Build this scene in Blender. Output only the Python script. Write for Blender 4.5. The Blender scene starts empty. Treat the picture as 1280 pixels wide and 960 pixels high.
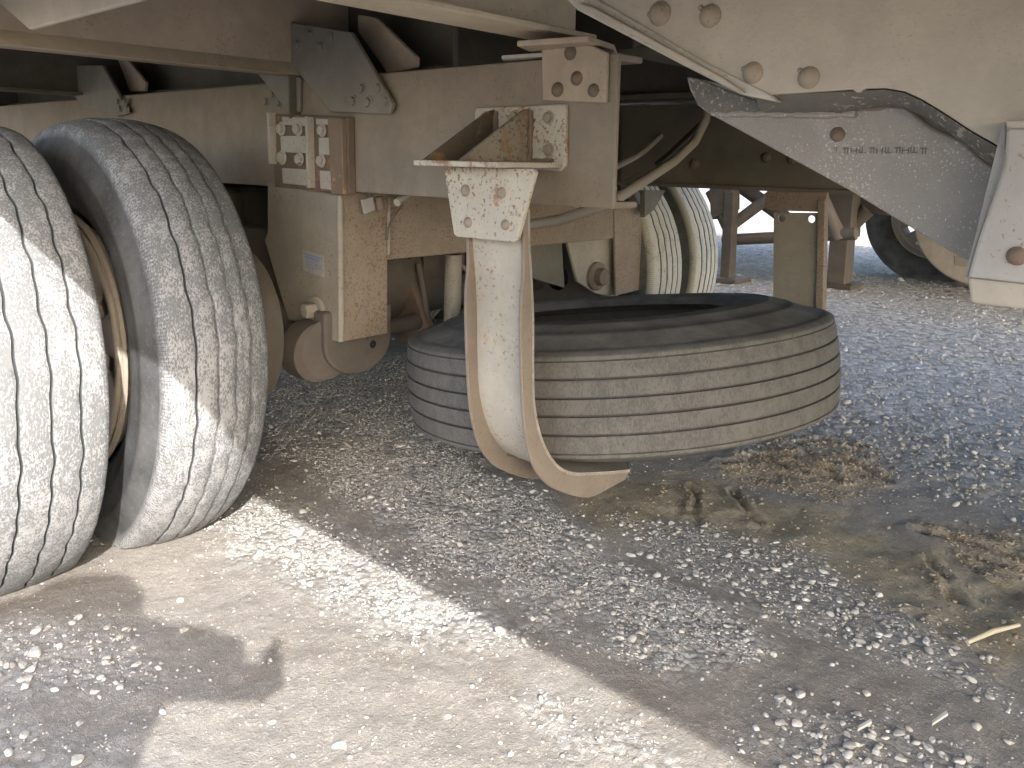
import bpy, bmesh, math, random
import numpy as np
from mathutils import Vector, Matrix
random.seed(7); RNG = np.random.default_rng(7)
S = bpy.context.scene; COL = S.collection
# ------------------------------------------------------------------ camera
CAM_H = 0.9; F = 1016.4; CX, CY = 640.0, 330.0
pitch, roll, yaw = 0.129205, -0.0189715, 0.728532
_f = np.array([math.cos(pitch)*math.cos(yaw), math.cos(pitch)*math.sin(yaw), -math.sin(pitch)])
_r0 = np.array([math.sin(yaw), -math.cos(yaw), 0.0]); _d0 = np.cross(_f, _r0)
_r = math.cos(roll)*_r0 + math.sin(roll)*_d0; _d = -math.sin(roll)*_r0 + math.cos(roll)*_d0
CM = np.array([_r, _d, _f])
cd = bpy.data.cameras.new('camera'); cam = bpy.data.objects.new('camera', cd); COL.objects.link(cam)
cd.sensor_width = 36; cd.lens = 36*F/1280; cd.clip_start = 0.02; cd.clip_end = 3000
cd.shift_x = 0.0; cd.shift_y = -(480-CY)/1280
cam.matrix_world = Matrix(((_r[0], -_d[0], -_f[0], 0), (_r[1], -_d[1], -_f[1], 0), (_r[2], -_d[2], -_f[2], CAM_H), (0, 0, 0, 1)))
S.camera = cam
# ------------------------------------------------------------------ light
SUN_EL, SUN_AZ = 33.0, 60.0          # light travels towards azimuth 60 deg (from X to Y)
w = bpy.data.worlds.new('World'); S.world = w; w.use_nodes = True
nt = w.node_tree; bg = nt.nodes['Background']; sky = nt.nodes.new('ShaderNodeTexSky')
sky.sky_type = 'NISHITA'; sky.sun_disc = False
ldir = Vector((math.cos(math.radians(SUN_EL))*math.cos(math.radians(SUN_AZ)), math.cos(math.radians(SUN_EL))*math.sin(math.radians(SUN_AZ)), -math.sin(math.radians(SUN_EL))))
sky.sun_elevation = math.radians(SUN_EL)
sky.sun_rotation = math.atan2(-ldir.x, -ldir.y)
sky.air_density = 1.0; sky.dust_density = 3.0; sky.ozone_density = 1.0
nt.links.new(sky.outputs[0], bg.inputs[0]); bg.inputs[1].default_value = 0.15
sd = bpy.data.lights.new('sun', 'SUN'); sd.energy = 1.9; sd.angle = math.radians(0.53); sd.color = (1, .965, .915)
so = bpy.data.objects.new('sun', sd); COL.objects.link(so); so.location = (-3, -5, 6)
so.rotation_euler = ldir.to_track_quat('-Z', 'Y').to_euler()
S.view_settings.view_transform = 'Standard'; S.view_settings.look = 'None'
S.view_settings.exposure = 2.52; S.view_settings.gamma = 1
S.cycles.max_bounces = 10; S.cycles.diffuse_bounces = 7

# ------------------------------------------------------------------ helpers
AX = {'X': 0, 'Y': 1, 'Z': 2}
GL = .08                                # ground level
def ray(u, v): return CM.T @ np.array([(u-CX)/F, (v-CY)/F, 1.0])
def at(u, v, ax, val):
    """where the line of sight of photo pixel (u,v) meets the plane ax=val"""
    d = ray(u, v); i = AX[ax]; o = np.array([0, 0, CAM_H]); t = (val-o[i])/d[i]
    return o+t*d
class MB:
    def __init__(s): s.v = []; s.f = []
    def add(s, vs, fs):
        b = len(s.v); s.v += [tuple(map(float, p)) for p in vs]; s.f += [tuple(b+i for i in f) for f in fs]; return s
    def box(s, a, b):
        x0, x1 = sorted((a[0], b[0])); y0, y1 = sorted((a[1], b[1])); z0, z1 = sorted((a[2], b[2]))
        return s.add([(x0,y0,z0),(x1,y0,z0),(x1,y1,z0),(x0,y1,z0),(x0,y0,z1),(x1,y0,z1),(x1,y1,z1),(x0,y1,z1)],
                     [(0,3,2,1),(4,5,6,7),(0,1,5,4),(1,2,6,5),(2,3,7,6),(3,0,4,7)])
    def prism(s, pts, ext):
        n = len(pts); e = np.array(ext, float); P = [np.array(p, float) for p in pts]
        return s.add(P+[p+e for p in P], [tuple(range(n)), tuple(range(2*n-1, n-1, -1))]+[(i, i+n, (i+1) % n+n, (i+1) % n) for i in range(n)])
    def tube(s, path, r, n=12, caps=True, scale=None):
        P = [np.array(p, float) for p in path]; R = []
        up = None
        for i, p in enumerate(P):
            t = P[min(i+1, len(P)-1)]-P[max(i-1, 0)]; t /= np.linalg.norm(t)
            if up is None:
                up = np.array([0, 0, 1.]) if abs(t[2]) < .9 else np.array([1., 0, 0])
            a = np.cross(t, up); a /= np.linalg.norm(a); b = np.cross(a, t); up = b
            rr = r[i] if hasattr(r, '__len__') else r
            R.append([p+rr*(math.cos(2*math.pi*k/n)*a+math.sin(2*math.pi*k/n)*b) for k in range(n)])
        m = len(P); fs = [(i*n+k, i*n+(k+1) % n, (i+1)*n+(k+1) % n, (i+1)*n+k) for i in range(m-1) for k in range(n)]
        if caps: fs += [tuple(range(n-1, -1, -1)), tuple((m-1)*n+k for k in range(n))]
        return s.add([q for ring in R for q in ring], fs)
    def lathe(s, prof, c, axis='X', n=48, a0=0, a1=2*math.pi, closed=True):
        """prof: list of (along-axis, radius)"""
        vs = []; m = len(prof); i = AX[axis]; j, k = [(1, 2), (2, 0), (0, 1)][i]
        for q in range(n):
            a = 2*math.pi*q/n
            for x, r in prof:
                p = [0, 0, 0]; p[i] = c[i]+x; p[j] = c[j]+r*math.cos(a); p[k] = c[k]+r*math.sin(a); vs.append(p)
        fs = [(q*m+p, ((q+1) % n)*m+p, ((q+1) % n)*m+p+1, q*m+p+1) for q in range(n) for p in range(m-1)]
        return s.add(vs, fs)
def spline(P, n_=8):
    P = [np.array(p, float) for p in P]; out = []
    for i in range(len(P)-1):
        p0, p1, p2, p3 = P[max(i-1, 0)], P[i], P[i+1], P[min(i+2, len(P)-1)]
        for k in range(n_):
            t = k/n_; out.append(.5*((2*p1)+(-p0+p2)*t+(2*p0-5*p1+4*p2-p3)*t*t+(-p0+3*p1-3*p2+p3)*t**3))
    out.append(P[-1]); return out
def wpos(o):
    p = Vector(o.location)
    while o.parent: o = o.parent; p += Vector(o.location)
    return p
def make(name, mb, mat, parent=None, bevel=0.0, smooth=False, label=None, origin=None, seg=2):
    """ONE mesh object; mb is in world coordinates, the origin goes to its centre"""
    me = bpy.data.meshes.new(name)
    V = np.array(mb.v); c = V.mean(0) if origin is None else np.array(origin, float)
    me.from_pydata([tuple(p) for p in (V-c)], [], mb.f); me.update()
    bm = bmesh.new(); bm.from_mesh(me); bmesh.ops.recalc_face_normals(bm, faces=bm.faces); bm.to_mesh(me); bm.free()
    o = bpy.data.objects.new(name, me); COL.objects.link(o)
    for m in (mat if isinstance(mat, (list, tuple)) else [mat]): me.materials.append(m)
    if parent: o.parent = parent; o.location = Vector(c)-wpos(parent)
    else: o.location = Vector(c)
    if smooth:
        me.polygons.foreach_set('use_smooth', [True]*len(me.polygons))
        try: me.set_sharp_from_angle(angle=math.radians(40))
        except Exception: pass
    if bevel:
        b = o.modifiers.new('bevel', 'BEVEL'); b.width = bevel; b.segments = seg; b.limit_method = 'ANGLE'; b.angle_limit = math.radians(35)
        b.harden_normals = False
    if label: o['label'] = label
    return o
def empty(name, loc, label, cat, group=None):
    o = bpy.data.objects.new(name, None); COL.objects.link(o); o.location = loc; o.empty_display_size = .1
    o['label'] = label; o['category'] = cat
    if group: o['group'] = group
    return o
def PL(ax, val, px, t):
    """plate: outline read in the plane ax=val, thickness t along the axis"""
    e = [0, 0, 0]; e[AX[ax]] = t
    return MB().prism([at(u, v, ax, val) for u, v in px], e)

from mathutils.geometry import tessellate_polygon
def PLH(ax, val, px, holes, t):
    i = AX[ax]; outer = [at(u, v, ax, val) for u, v in px]; loops = [outer]
    for u, v, r in holes:
        c = at(u, v, ax, val); k, l = [q for q in range(3) if q != i]; L = []
        for q in range(14):
            p = c.copy(); p[k] += r*math.cos(2*math.pi*q/14); p[l] += r*math.sin(2*math.pi*q/14); L.append(p)
        loops.append(L)
    F = tessellate_polygon([[Vector(p) for p in L] for L in loops]); V = [p for L in loops for p in L]; n = len(V)
    e = np.zeros(3); e[i] = t; fs = [tuple(f) for f in F]+[tuple(n+a for a in reversed(f)) for f in F]; b = 0
    for L in loops:
        m = len(L); fs += [(b+q, b+(q+1) % m, n+b+(q+1) % m, n+b+q) for q in range(m)]; b += m
    return MB().add(V+[p+e for p in V], fs)
# ------------------------------------------------------------------ materials
def ramp(nt, inp, stops):
    r = nt.nodes.new('ShaderNodeValToRGB'); e = r.color_ramp.elements
    while len(e) < len(stops): e.new(.5)
    for q, (p, c) in zip(e, stops):
        q.position = p; q.color = (c, c, c, 1) if not hasattr(c, '__len__') else (*c, 1)
    nt.links.new(inp, r.inputs[0]); return r.outputs[0]
class N:
    def __init__(s, name):
        s.m = bpy.data.materials.new(name); s.m.use_nodes = True; s.t = s.m.node_tree
        s.b = s.t.nodes['Principled BSDF']; s.pos = None
    def P(s):
        if s.pos is None: s.pos = s.t.nodes.new('ShaderNodeNewGeometry').outputs['Position']
        return s.pos
    def noise(s, scale, detail=4, rough=.55, vec=None, dist=0, stretch=None, off=0):
        n = s.t.nodes.new('ShaderNodeTexNoise'); n.inputs['Scale'].default_value = scale; n.inputs['Detail'].default_value = detail
        n.inputs['Roughness'].default_value = rough; n.inputs['Distortion'].default_value = dist
        v = vec or s.P()
        if stretch or off:
            mp = s.t.nodes.new('ShaderNodeMapping'); s.t.links.new(v, mp.inputs[0]); v = mp.outputs[0]
            if stretch: mp.inputs['Scale'].default_value = stretch
            mp.inputs['Location'].default_value = (off, off*.7, off*1.3)
        s.t.links.new(v, n.inputs['Vector']); return n.outputs['Fac']
    def vor(s, scale, feat='F1', vec=None, out='Distance'):
        n = s.t.nodes.new('ShaderNodeTexVoronoi'); n.inputs['Scale'].default_value = scale; n.feature = feat
        s.t.links.new(vec or s.P(), n.inputs['Vector']); return n.outputs[out]
    def math(s, op, a, b=0, c=None):
        n = s.t.nodes.new('ShaderNodeMath'); n.operation = op
        for i, q in enumerate((a, b) if c is None else (a, b, c)):
            if isinstance(q, (int, float)): n.inputs[i].default_value = q
            else: s.t.links.new(q, n.inputs[i])
        return n.outputs[0]
    def th(s, x, lo, hi): return ramp(s.t, x, [(lo, 0.0), (hi, 1.0)])
    def mix(s, f, a, b):
        n = s.t.nodes.new('ShaderNodeMix'); n.data_type = 'RGBA'
        for i, q in ((0, f), (6, a), (7, b)):
            if isinstance(q, (int, float)): n.inputs[i].default_value = q
            elif isinstance(q, tuple): n.inputs[i].default_value = (*q, 1)
            else: s.t.links.new(q, n.inputs[i])
        return n.outputs[2]
    def attr(s, name):
        n = s.t.nodes.new('ShaderNodeAttribute'); n.attribute_name = name; return n.outputs['Fac']
    def uv(s):
        n = s.t.nodes.new('ShaderNodeUVMap'); n.uv_map = 'UVMap'
        x = s.t.nodes.new('ShaderNodeSeparateXYZ'); s.t.links.new(n.outputs[0], x.inputs[0]); return n.outputs[0], x.outputs[0], x.outputs[1]
    def fin(s, col, rough=.8, bump=None, strength=.3, dist=.002, metal=0, spec=.3):
        if isinstance(col, tuple): s.b.inputs['Base Color'].default_value = (*col, 1)
        else: s.t.links.new(col, s.b.inputs['Base Color'])
        if isinstance(rough, (int, float)): s.b.inputs['Roughness'].default_value = rough
        else: s.t.links.new(rough, s.b.inputs['Roughness'])
        s.b.inputs['Metallic'].default_value = metal
        s.b.inputs['Specular IOR Level'].default_value = spec
        if bump is not None:
            n = s.t.nodes.new('ShaderNodeBump'); n.inputs['Strength'].default_value = strength; n.inputs['Distance'].default_value = dist
            s.t.links.new(bump, n.inputs['Height']); s.t.links.new(n.outputs[0], s.b.inputs['Normal'])
        return s.m
def mul(c, k): return tuple(q*k for q in c)
def metal(name, col, rust=.0, speck=.2, rustcol=(.22, .11, .05), speckcol=None, var=.25, rough=.7, tint=None, scale=1.0, grain=.3, specscale=150):
    """painted or bare steel under road dust: large stains, fine specks, rust spots, pitted relief"""
    g_ = sum(col)/3; col = tuple(.80*(q*.80+g_*.20) for q in col)
    n = N(name); big = n.noise(3.1*scale, 5, .6); mid = n.noise(14*scale, 6, .7, off=3)
    c = n.mix(n.th(big, .35, .65), col, tint or mul(col, 1-var))
    c = n.mix(n.math('MULTIPLY', n.th(mid, .42, .72), .5), c, mul(col, 1.25))
    grm = n.noise(1.7*scale, 6, .68, off=17); c = n.mix(n.math('MULTIPLY', n.th(grm, .46, .62), .42), c, mul(col, .55))
    fg = n.noise(60*scale, 5, .7, off=19); c = n.mix(n.math('MULTIPLY', n.th(fg, .52, .7), .22), c, mul(col, .6))
    streak = n.noise(22*scale, 4, .6, stretch=(1, 1, .12), off=9)
    c = n.mix(n.math('MULTIPLY', n.th(streak, .52, .75), .22), c, mul(col, .62))
    sp = n.noise(specscale, 3, .6, off=5); spm = n.noise(9, 3, .6, off=7)
    lo = .66-.12*speck
    spk = n.th(n.math('ADD', sp, n.math('MULTIPLY', n.math('SUBTRACT', spm, .5), .35)), lo, lo+.05)
    c = n.mix(n.math('MULTIPLY', spk, min(1, .35+speck)), c, speckcol or mul(rustcol, .8))
    if rust > 0:
        rn = n.noise(38*scale, 7, .72, off=11); rb = n.noise(6*scale, 4, .6, off=13)
        x = n.math('ADD', n.math('MULTIPLY', rn, .6), n.math('MULTIPLY', rb, .4))
        lo = .64-.2*rust
        rm = n.th(x, lo, lo+.05)
        rc = n.mix(n.noise(80, 4, .6, off=2), mul(rustcol, .6), mul(rustcol, 1.9))
        c = n.mix(rm, c, rc)
    hgt = n.math('ADD', n.noise(220, 4, .6), n.math('MULTIPLY', n.noise(30, 3, .5), 1.4))
    hgt = n.math('SUBTRACT', hgt, n.math('MULTIPLY', spk, .5))
    return n.fin(c, rough, hgt, grain, .0015, spec=.25)
M = {}
M['rail'] = metal('rail_dusty_tan', (.31, .256, .195), speck=.12, rust=.03, var=.14)
M['beam'] = metal('beam_tan', (.50, .40, .30), speck=.1, var=.2)
M['beamlip'] = metal('beam_cream', (.60, .51, .36), speck=.1, var=.12)
M['gusset'] = metal('gusset_grey', (.27, .255, .22), speck=.08, var=.12)
M['hang'] = metal('hanger_tan', (.35, .315, .255), speck=.25, rust=.05, var=.12)
M['hangb'] = metal('hanger_speckled', (.30, .235, .17), speck=.85, var=.15, speckcol=(.15, .10, .07), specscale=190)
M['dark'] = metal('shaded_olive', (.17, .16, .125), speck=.4, var=.35)  # darker, dirtier copy of the frame paint, with shade put into its colour
M['deck'] = metal('deck_underside', (.15, .14, .105), speck=.3, var=.3)  # frame paint darkened again; the shade under the floor is in the colour
M['carrier'] = metal('chipped_white', (.50, .46, .38), speck=.5, rust=.45, rustcol=(.20, .125, .08), var=.1)
M['arm'] = metal('arm_white', (.45, .41, .34), speck=.45, rust=.22, rustcol=(.26, .18, .11), var=.12)
M['armside'] = metal('arm_flange', (.25, .205, .16), speck=.3, rust=.12, var=.15)
M['rusty'] = metal('rusty_brown', (.22, .16, .12), speck=.5, rust=.4, rustcol=(.2, .12, .08), var=.3)
M['rustband'] = metal('rust_band', (.27, .195, .14), speck=.5, rust=.25, rustcol=(.3, .17, .09), var=.2)
M['pale'] = metal('pale_panel', (.50, .46, .41), speck=.35, rust=.1, rustcol=(.3, .2, .14), var=.1)
M['near'] = metal('near_cream', (.45, .40, .33), speck=.12, rust=.04, rustcol=(.3, .22, .14), var=.1, specscale=200)
M['galv'] = metal('mottled_galvanised', (.29, .27, .25), speck=.45, rust=.1, rustcol=(.3, .22, .16), speckcol=(.40, .38, .35), var=.22, specscale=300, grain=.6)
M['soot'] = metal('sooty_edge', (.15, .138, .125), speck=.6, rust=.1, speckcol=(.24, .22, .20), var=.3, grain=.6)
M['lilac'] = metal('chalky_grey', (.42, .40, .38), speck=.2, rust=.02, var=.12)
M['bolt'] = metal('bolt_dusty', (.34, .28, .215), speck=.4, rust=.3, rustcol=(.22, .14, .09), var=.2)
M['boltdark'] = metal('bolt_dark', (.17, .13, .10), speck=.4, rust=.2, rustcol=(.12, .07, .05))
M['legs'] = metal('sooty_brown', (.105, .085, .066), speck=.3, var=.3)
M['weldrust'] = metal('dark_rust', (.13, .105, .08), speck=.6, rust=.5, rustcol=(.16, .10, .06), var=.3)
M['flaky'] = metal('flaking_rust', (.30, .27, .215), speck=.7, rust=.62, rustcol=(.15, .10, .065), var=.3)
M['brown'] = metal('caked_brown', (.155, .135, .115), speck=.3, var=.3)
M['axle'] = metal('axle_soot', (.15, .125, .105), speck=.3, var=.3)
M['rim'] = metal('rim_cream', (.52, .44, .35), speck=.15, rust=.05, var=.12)
M['hose'] = N('hose_grey').fin((.30, .275, .235), .6)
M['black'] = N('hole_black').fin((.012, .011, .01), .9)
M['skin'] = N('skin').fin((.5, .3, .2), .6)
M['cloth'] = N('blue_cloth').fin((.07, .09, .14), .9)
M['phone'] = N('phone_black').fin((.02, .02, .022), .3)

def tyre_mat(name, dust, rub, amount, side, sipes=0, notches=.4):
    n = N(name); uv, u, v = n.uv(); tread = n.attr('tread'); groove = n.attr('groove'); notch = n.attr('notch')
    fine = n.noise(330, 4, .75, stretch=(1, 1, .45)); med = n.noise(42, 6, .7, off=4, stretch=(1, 1, .5)); big = n.noise(5, 3, .5, off=8)
    x = n.math('ADD', n.math('ADD', n.math('MULTIPLY', fine, .55), n.math('MULTIPLY', med, .3)), n.math('MULTIPLY', big, .15))
    lo = .60-.2*amount
    m = n.th(x, lo, lo+.045)                       # 1 = rubber showing through the dust
    c = n.mix(n.math('MULTIPLY', m, .8), dust, rub)
    c = n.mix(n.math('MULTIPLY', n.th(med, .45, .7), .4), c, mul(dust, .72))
    c = n.mix(groove, c, mul(rub, .75))
    sc = n.mix(n.th(n.noise(9, 5, .65, off=6), .38, .66), side, mul(side, 1.9))
    sc = n.mix(n.math('MULTIPLY', n.th(n.noise(120, 4, .7), .55, .68), .35), sc, mul(dust, .6))
    c = n.mix(tread, sc, c)
    nt_ = n.math('MULTIPLY', n.th(n.math('SINE', n.math('MULTIPLY', u, 2*math.pi*420)), .35, .65), notch)
    c = n.mix(n.math('MULTIPLY', nt_, notches), c, mul(rub, .7))
    h = n.math('ADD', n.math('MULTIPLY', fine, .5), n.math('MULTIPLY', m, -.5))
    h = n.math('SUBTRACT', h, n.math('MULTIPLY', nt_, 1.5*notches))
    if sipes:
        rv = n.attr('rv'); ph = n.attr('ph')
        fr = n.math('FRACT', n.math('ADD', n.math('MULTIPLY', u, sipes), n.math('ADD', ph, n.math('MULTIPLY', n.math('SINE', n.math('MULTIPLY', rv, math.pi)), .3))))
        ln = n.math('MULTIPLY', n.math('MULTIPLY', n.math('LESS_THAN', fr, .07), n.math('COMPARE', rv, .5, .36)), n.th(n.noise(13, 3, .6, off=21), .5, .66))
        c = n.mix(n.math('MULTIPLY', ln, .4), c, mul(rub, .8)); h = n.math('SUBTRACT', h, n.math('MULTIPLY', ln, .6))
        lv = n.noise(40, 5, .7, off=31); c = n.mix(n.math('MULTIPLY', n.th(lv, .55, .7), .35), c, mul(dust, 1.35))
    return n.fin(c, .85, h, .5, .0015, spec=.2)
M['tyre_near'] = tyre_mat('tyre_dusty_outer', (.285, .285, .29), (.085, .095, .10), .66, (.062, .063, .065))
M['tyre_inner'] = tyre_mat('tyre_dusty_inner', (.275, .275, .28), (.07, .08, .088), .62, (.055, .057, .06))
M['tyre_far'] = tyre_mat('tyre_far', (.40, .385, .33), (.07, .07, .06), .3, (.05, .055, .05), notches=.25)
M['tyre_spare'] = tyre_mat('tyre_spare', (.122, .117, .108), (.08, .077, .072), .5, (.095, .092, .087), sipes=64, notches=0)
M['tyre_bg'] = tyre_mat('tyre_background', (.12, .12, .12), (.05, .05, .05), .5, (.06, .063, .066))

# shared bolt meshes, pointing to -X; unit radius
def bolt_mesh(kind, mat):
    mb = MB()
    if kind == 'dome':
        mb.lathe([(0, 1.12), (-.12, 1.1), (-.2, .98), (-.42, .86), (-.62, .6), (-.72, .3), (-.74, 0.001)], (0, 0, 0), 'X', 16)
    else:
        mb.lathe([(0, 1.35), (-.15, 1.3), (-.18, .9), (-.2, .8)], (0, 0, 0), 'X', 16)
        mb.lathe([(-.15, .98), (-.75, .98), (-.85, .85), (-.87, .001)], (0, 0, 0), 'X', 6)
    me = bpy.data.meshes.new('bolt'); me.from_pydata(mb.v, [], mb.f); me.materials.append(mat)
    bm = bmesh.new(); bm.from_mesh(me); bmesh.ops.remove_doubles(bm, verts=bm.verts, dist=1e-4); bmesh.ops.recalc_face_normals(bm, faces=bm.faces); bm.to_mesh(me); bm.free()
    if kind == 'dome': me.polygons.foreach_set('use_smooth', [True]*len(me.polygons))
    return me
BM = {}
def bolts(parent, ax, val, px, rpx, kind='dome', mat='bolt'):
    if (kind, mat) not in BM: BM[(kind, mat)] = bolt_mesh(kind, M[mat])
    for u, v in px:
        p = at(u, v, ax, val); depth = float(CM[2] @ (p-np.array([0, 0, CAM_H]))); r = rpx*depth/F
        o = bpy.data.objects.new('bolt', BM[(kind, mat)]); COL.objects.link(o); o.parent = parent
        o.location = Vector(p)-wpos(parent); s = r*random.uniform(.93, 1.07); o.scale = (s, s, s)
        o.rotation_euler = (random.uniform(0, 1), 0, 0) if ax == 'X' else (0, 0, math.pi/2)

def tyre(parent, centre, R, W, mat, grooves, rin=.29, rot=None, nseg=300, zig=60, flat=0.0, name='tyre', shoulder=.03, bulge=.012, wob=0.0, jitter=.0010, splay=0.0, crown=.010):
    """grooves: (position across tread 0..1, width, depth, zigzag amplitude).  Axis = local X, centre of the tyre at the origin."""
    h = W/2; tw = h-.012; x0f = mat.name.endswith('outer')
    prof = []                      # (x, r, tread, groove, notch, rv, ph, amp)
    def add(x, r, t=0, g=0, nn=0, rv=0, ph=0, am=0): prof.append((x, r, t, g, nn, rv, ph, am))
    def side(sg):
        L = [(h-.045, rin-.012), (h-.03, rin), (h-.022, rin+.012), (h-.012, rin+.022), (h-.01, rin+.03), (h+bulge-.006, rin+.06), (h+bulge-.001, rin+.075), (h+bulge, rin+.078), (h+bulge, rin+.083),
             (h+bulge+.001, rin+.1), (h+bulge, rin+(R-rin)*.55), (h+bulge+.0012, rin+(R-rin)*.56), (h+bulge-.0005, rin+(R-rin)*.60), (h+.004, R-.045-crown), (h+.001, R-.03-crown), (h-.001, R-.024-crown)]
        L = [(x+splay*max(0, 1-(r-rin)/(R-.05-rin)), r) for x, r in L]
        return [(sg*x, r) for x, r in L]
    for x, r in side(-1): add(x, r)
    xs = [-tw+2*tw*g[0] for g in grooves]
    edges = [-h+.003]+xs+[h-.003]
    cr = lambda x: R-crown*(abs(x)/h)**2.2-(.010 if abs(x) > h-.006 else 0)
    add(-h+.001, R-.018-crown, .5, 0, .5); add(-h+.004, R-.008-crown, 1, 0, 1)
    for i in range(len(edges)-1):
        a, b = edges[i], edges[i+1]
        ga = grooves[i-1] if i > 0 else None; gb = grooves[i] if i < len(grooves) else None
        a2 = a+(ga[1]/2 if ga else .006); b2 = b-(gb[1]/2 if gb else .006)
        am_a = ga[3] if ga else 0; am_b = gb[3] if gb else 0; ph = (i*.37) % 1
        for k in range(6):
            t = k/5; x = a2+(b2-a2)*t
            add(x, cr(x)-(.0012 if k in (0, 5) else 0), 1, 0, 1 if (i == 0 and k < 1) or (i == len(edges)-2 and k > 4) else 0, t, ph, am_a*(1-t)+am_b*t if k in (0, 5) else (am_a*(1-t) if t < .5 else am_b*t)*.3)
        if gb:
            d = gb[2]
            gk = 1.0 if (i == 0 or zig != 46 or x0f) else .35
            add(b-gb[1]*.42, cr(b)-d*.3, 1, .8*gk, 0, 0, 0, gb[3]); add(b-gb[1]*.3, cr(b)-d, 1, gk, 0, 0, 0, gb[3]); add(b+gb[1]*.3, cr(b)-d, 1, gk, 0, 0, 0, gb[3]); add(b+gb[1]*.42, cr(b)-d*.3, 1, .8*gk, 0, 0, 0, gb[3])
    add(h-.004, R-.008-crown, 1, 0, 1); add(h-.001, R-.018-crown, .5, 0, .5)
    for x, r in reversed(side(1)): add(x, r)
    P = np.array(prof); m = len(P); th = 2*np.pi*np.arange(nseg)/nseg
    # zigzag: a soft irregular wave round the tyre
    z = .5*np.sin(th*zig+1.5*np.sin(th*5))+.4*np.sin(th*zig*.5+2*np.sin(th*3)+1.3)+.35*np.sin(th*11+.5)+.3*np.sin(th*29)
    X = P[None, :, 0]+P[None, :, 7]*z[:, None]
    jit = (RNG.random((nseg, m))-.5)*jitter*(P[None, :, 2] > .9)
    Rr = P[None, :, 1]+jit+0*X
    V = np.stack([X, Rr*np.cos(th)[:, None], Rr*np.sin(th)[:, None]], -1)
    if wob: V[..., 0] += wob*np.sin(2*th+.8)[:, None]*((P[None, :, 1])/R)
    V = V.reshape(-1, 3)
    if flat:
        low = V[:, 2] < -R+flat+.05
        k = np.clip((-R+flat+.05-V[:, 2])/.05, 0, 1)**2
        V[:, 0] += np.sign(V[:, 0])*k*.008*(np.abs(V[:, 0]) > h*.7)
        V[:, 2] = np.maximum(V[:, 2], -R+flat)
    if rot is not None: V = V @ np.array(rot).T
    q = np.arange(nseg)[:, None]; p = np.arange(m-1)[None, :]; q2 = (q+1) % nseg
    Fc = np.stack([q*m+p, q2*m+p, q2*m+p+1, q*m+p+1], -1).reshape(-1, 4)
    me = bpy.data.meshes.new(name); me.from_pydata(V.tolist(), [], Fc.tolist())
    for nm, col in (('tread', 2), ('groove', 3), ('notch', 4), ('rv', 5), ('ph', 6)):
        a = me.attributes.new(nm, 'FLOAT', 'POINT'); a.data.foreach_set('value', np.tile(P[:, col], nseg).astype('f'))
    arc = np.concatenate([[0], np.cumsum(np.hypot(np.diff(P[:, 0]), np.diff(P[:, 1])))]); arc /= arc[-1]
    U0 = (q/nseg)+0*p; U1 = ((q+1)/nseg)+0*p; A0 = arc[:-1][None, :]+0*q; A1 = arc[1:][None, :]+0*q
    uv = np.stack([np.stack([U0, A0], -1), np.stack([U1, A0], -1), np.stack([U1, A1], -1), np.stack([U0, A1], -1)], 2)
    ul = me.uv_layers.new(name='UVMap'); ul.data.foreach_set('uv', uv.reshape(-1).astype('f'))
    me.polygons.foreach_set('use_smooth', [True]*len(me.polygons))
    try: me.set_sharp_from_angle(angle=math.radians(50))
    except Exception: pass
    me.materials.append(mat); me.update()
    bm = bmesh.new(); bm.from_mesh(me); bmesh.ops.recalc_face_normals(bm, faces=bm.faces); bm.to_mesh(me); bm.free()
    o = bpy.data.objects.new(name, me); COL.objects.link(o)
    if parent: o.parent = parent; o.location = Vector(centre)-wpos(parent)
    else: o.location = Vector(centre)
    return o

# ------------------------------------------------------------------ ground
def gpoly(px): return np.array([at(u, v, 'Z', GL)[:2] for u, v in px])
def sdist(P, poly):
    """signed distance (inside negative) of points P to polygon"""
    a = poly; b = np.roll(poly, -1, 0); d = np.full(len(P), 1e9); ins = np.zeros(len(P), bool)
    for (x0, y0), (x1, y1) in zip(a, b):
        e = np.array([x1-x0, y1-y0]); w_ = P-np.array([x0, y0]); t = np.clip((w_ @ e)/(e @ e), 0, 1)
        d = np.minimum(d, np.hypot(*(w_-t[:, None]*e).T))
        c = ((y0 > P[:, 1]) != (y1 > P[:, 1])); xi = (x1-x0)*(P[:, 1]-y0)/((y1-y0) if y1 != y0 else 1e-9)+x0
        ins ^= c & (P[:, 0] < xi)
    return np.where(ins, -d, d)
_perm = RNG.random((256, 256))
def vnoise(P, s, ox=0.0):
    Q = P*s+ox; i = np.floor(Q).astype(int); f = Q-i; f = f*f*(3-2*f); i %= 256; j = (i+1) % 256
    a = _perm[i[:, 0], i[:, 1]]; b = _perm[j[:, 0], i[:, 1]]; c = _perm[i[:, 0], j[:, 1]]; d = _perm[j[:, 0], j[:, 1]]
    return (a*(1-f[:, 0])+b*f[:, 0])*(1-f[:, 1])+(c*(1-f[:, 0])+d*f[:, 0])*f[:, 1]
def fbm(P, s, o=4, ox=0.0): return sum(vnoise(P, s*2.03**k, ox+17*k)*.5**k for k in range(o))/(2-.5**(o-1))
G_BAND = gpoly([(338, 440), (505, 440), (560, 520), (600, 590), (690, 620), (745, 690), (830, 740), (960, 800), (990, 850), (900, 835), (760, 800), (650, 755), (560, 700), (450, 640), (380, 590), (335, 560)])
G_SUN = gpoly([(255, 640), (330, 625), (420, 660), (560, 740), (640, 790), (600, 810), (500, 790), (380, 750), (290, 700)])
G_SUN2 = gpoly([(620, 880), (680, 875), (790, 930), (830, 965), (700, 965)])
G_LEFT = gpoly([(-60, 790), (60, 780), (180, 790), (215, 835), (130, 860), (40, 875), (-60, 880)])
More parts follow.
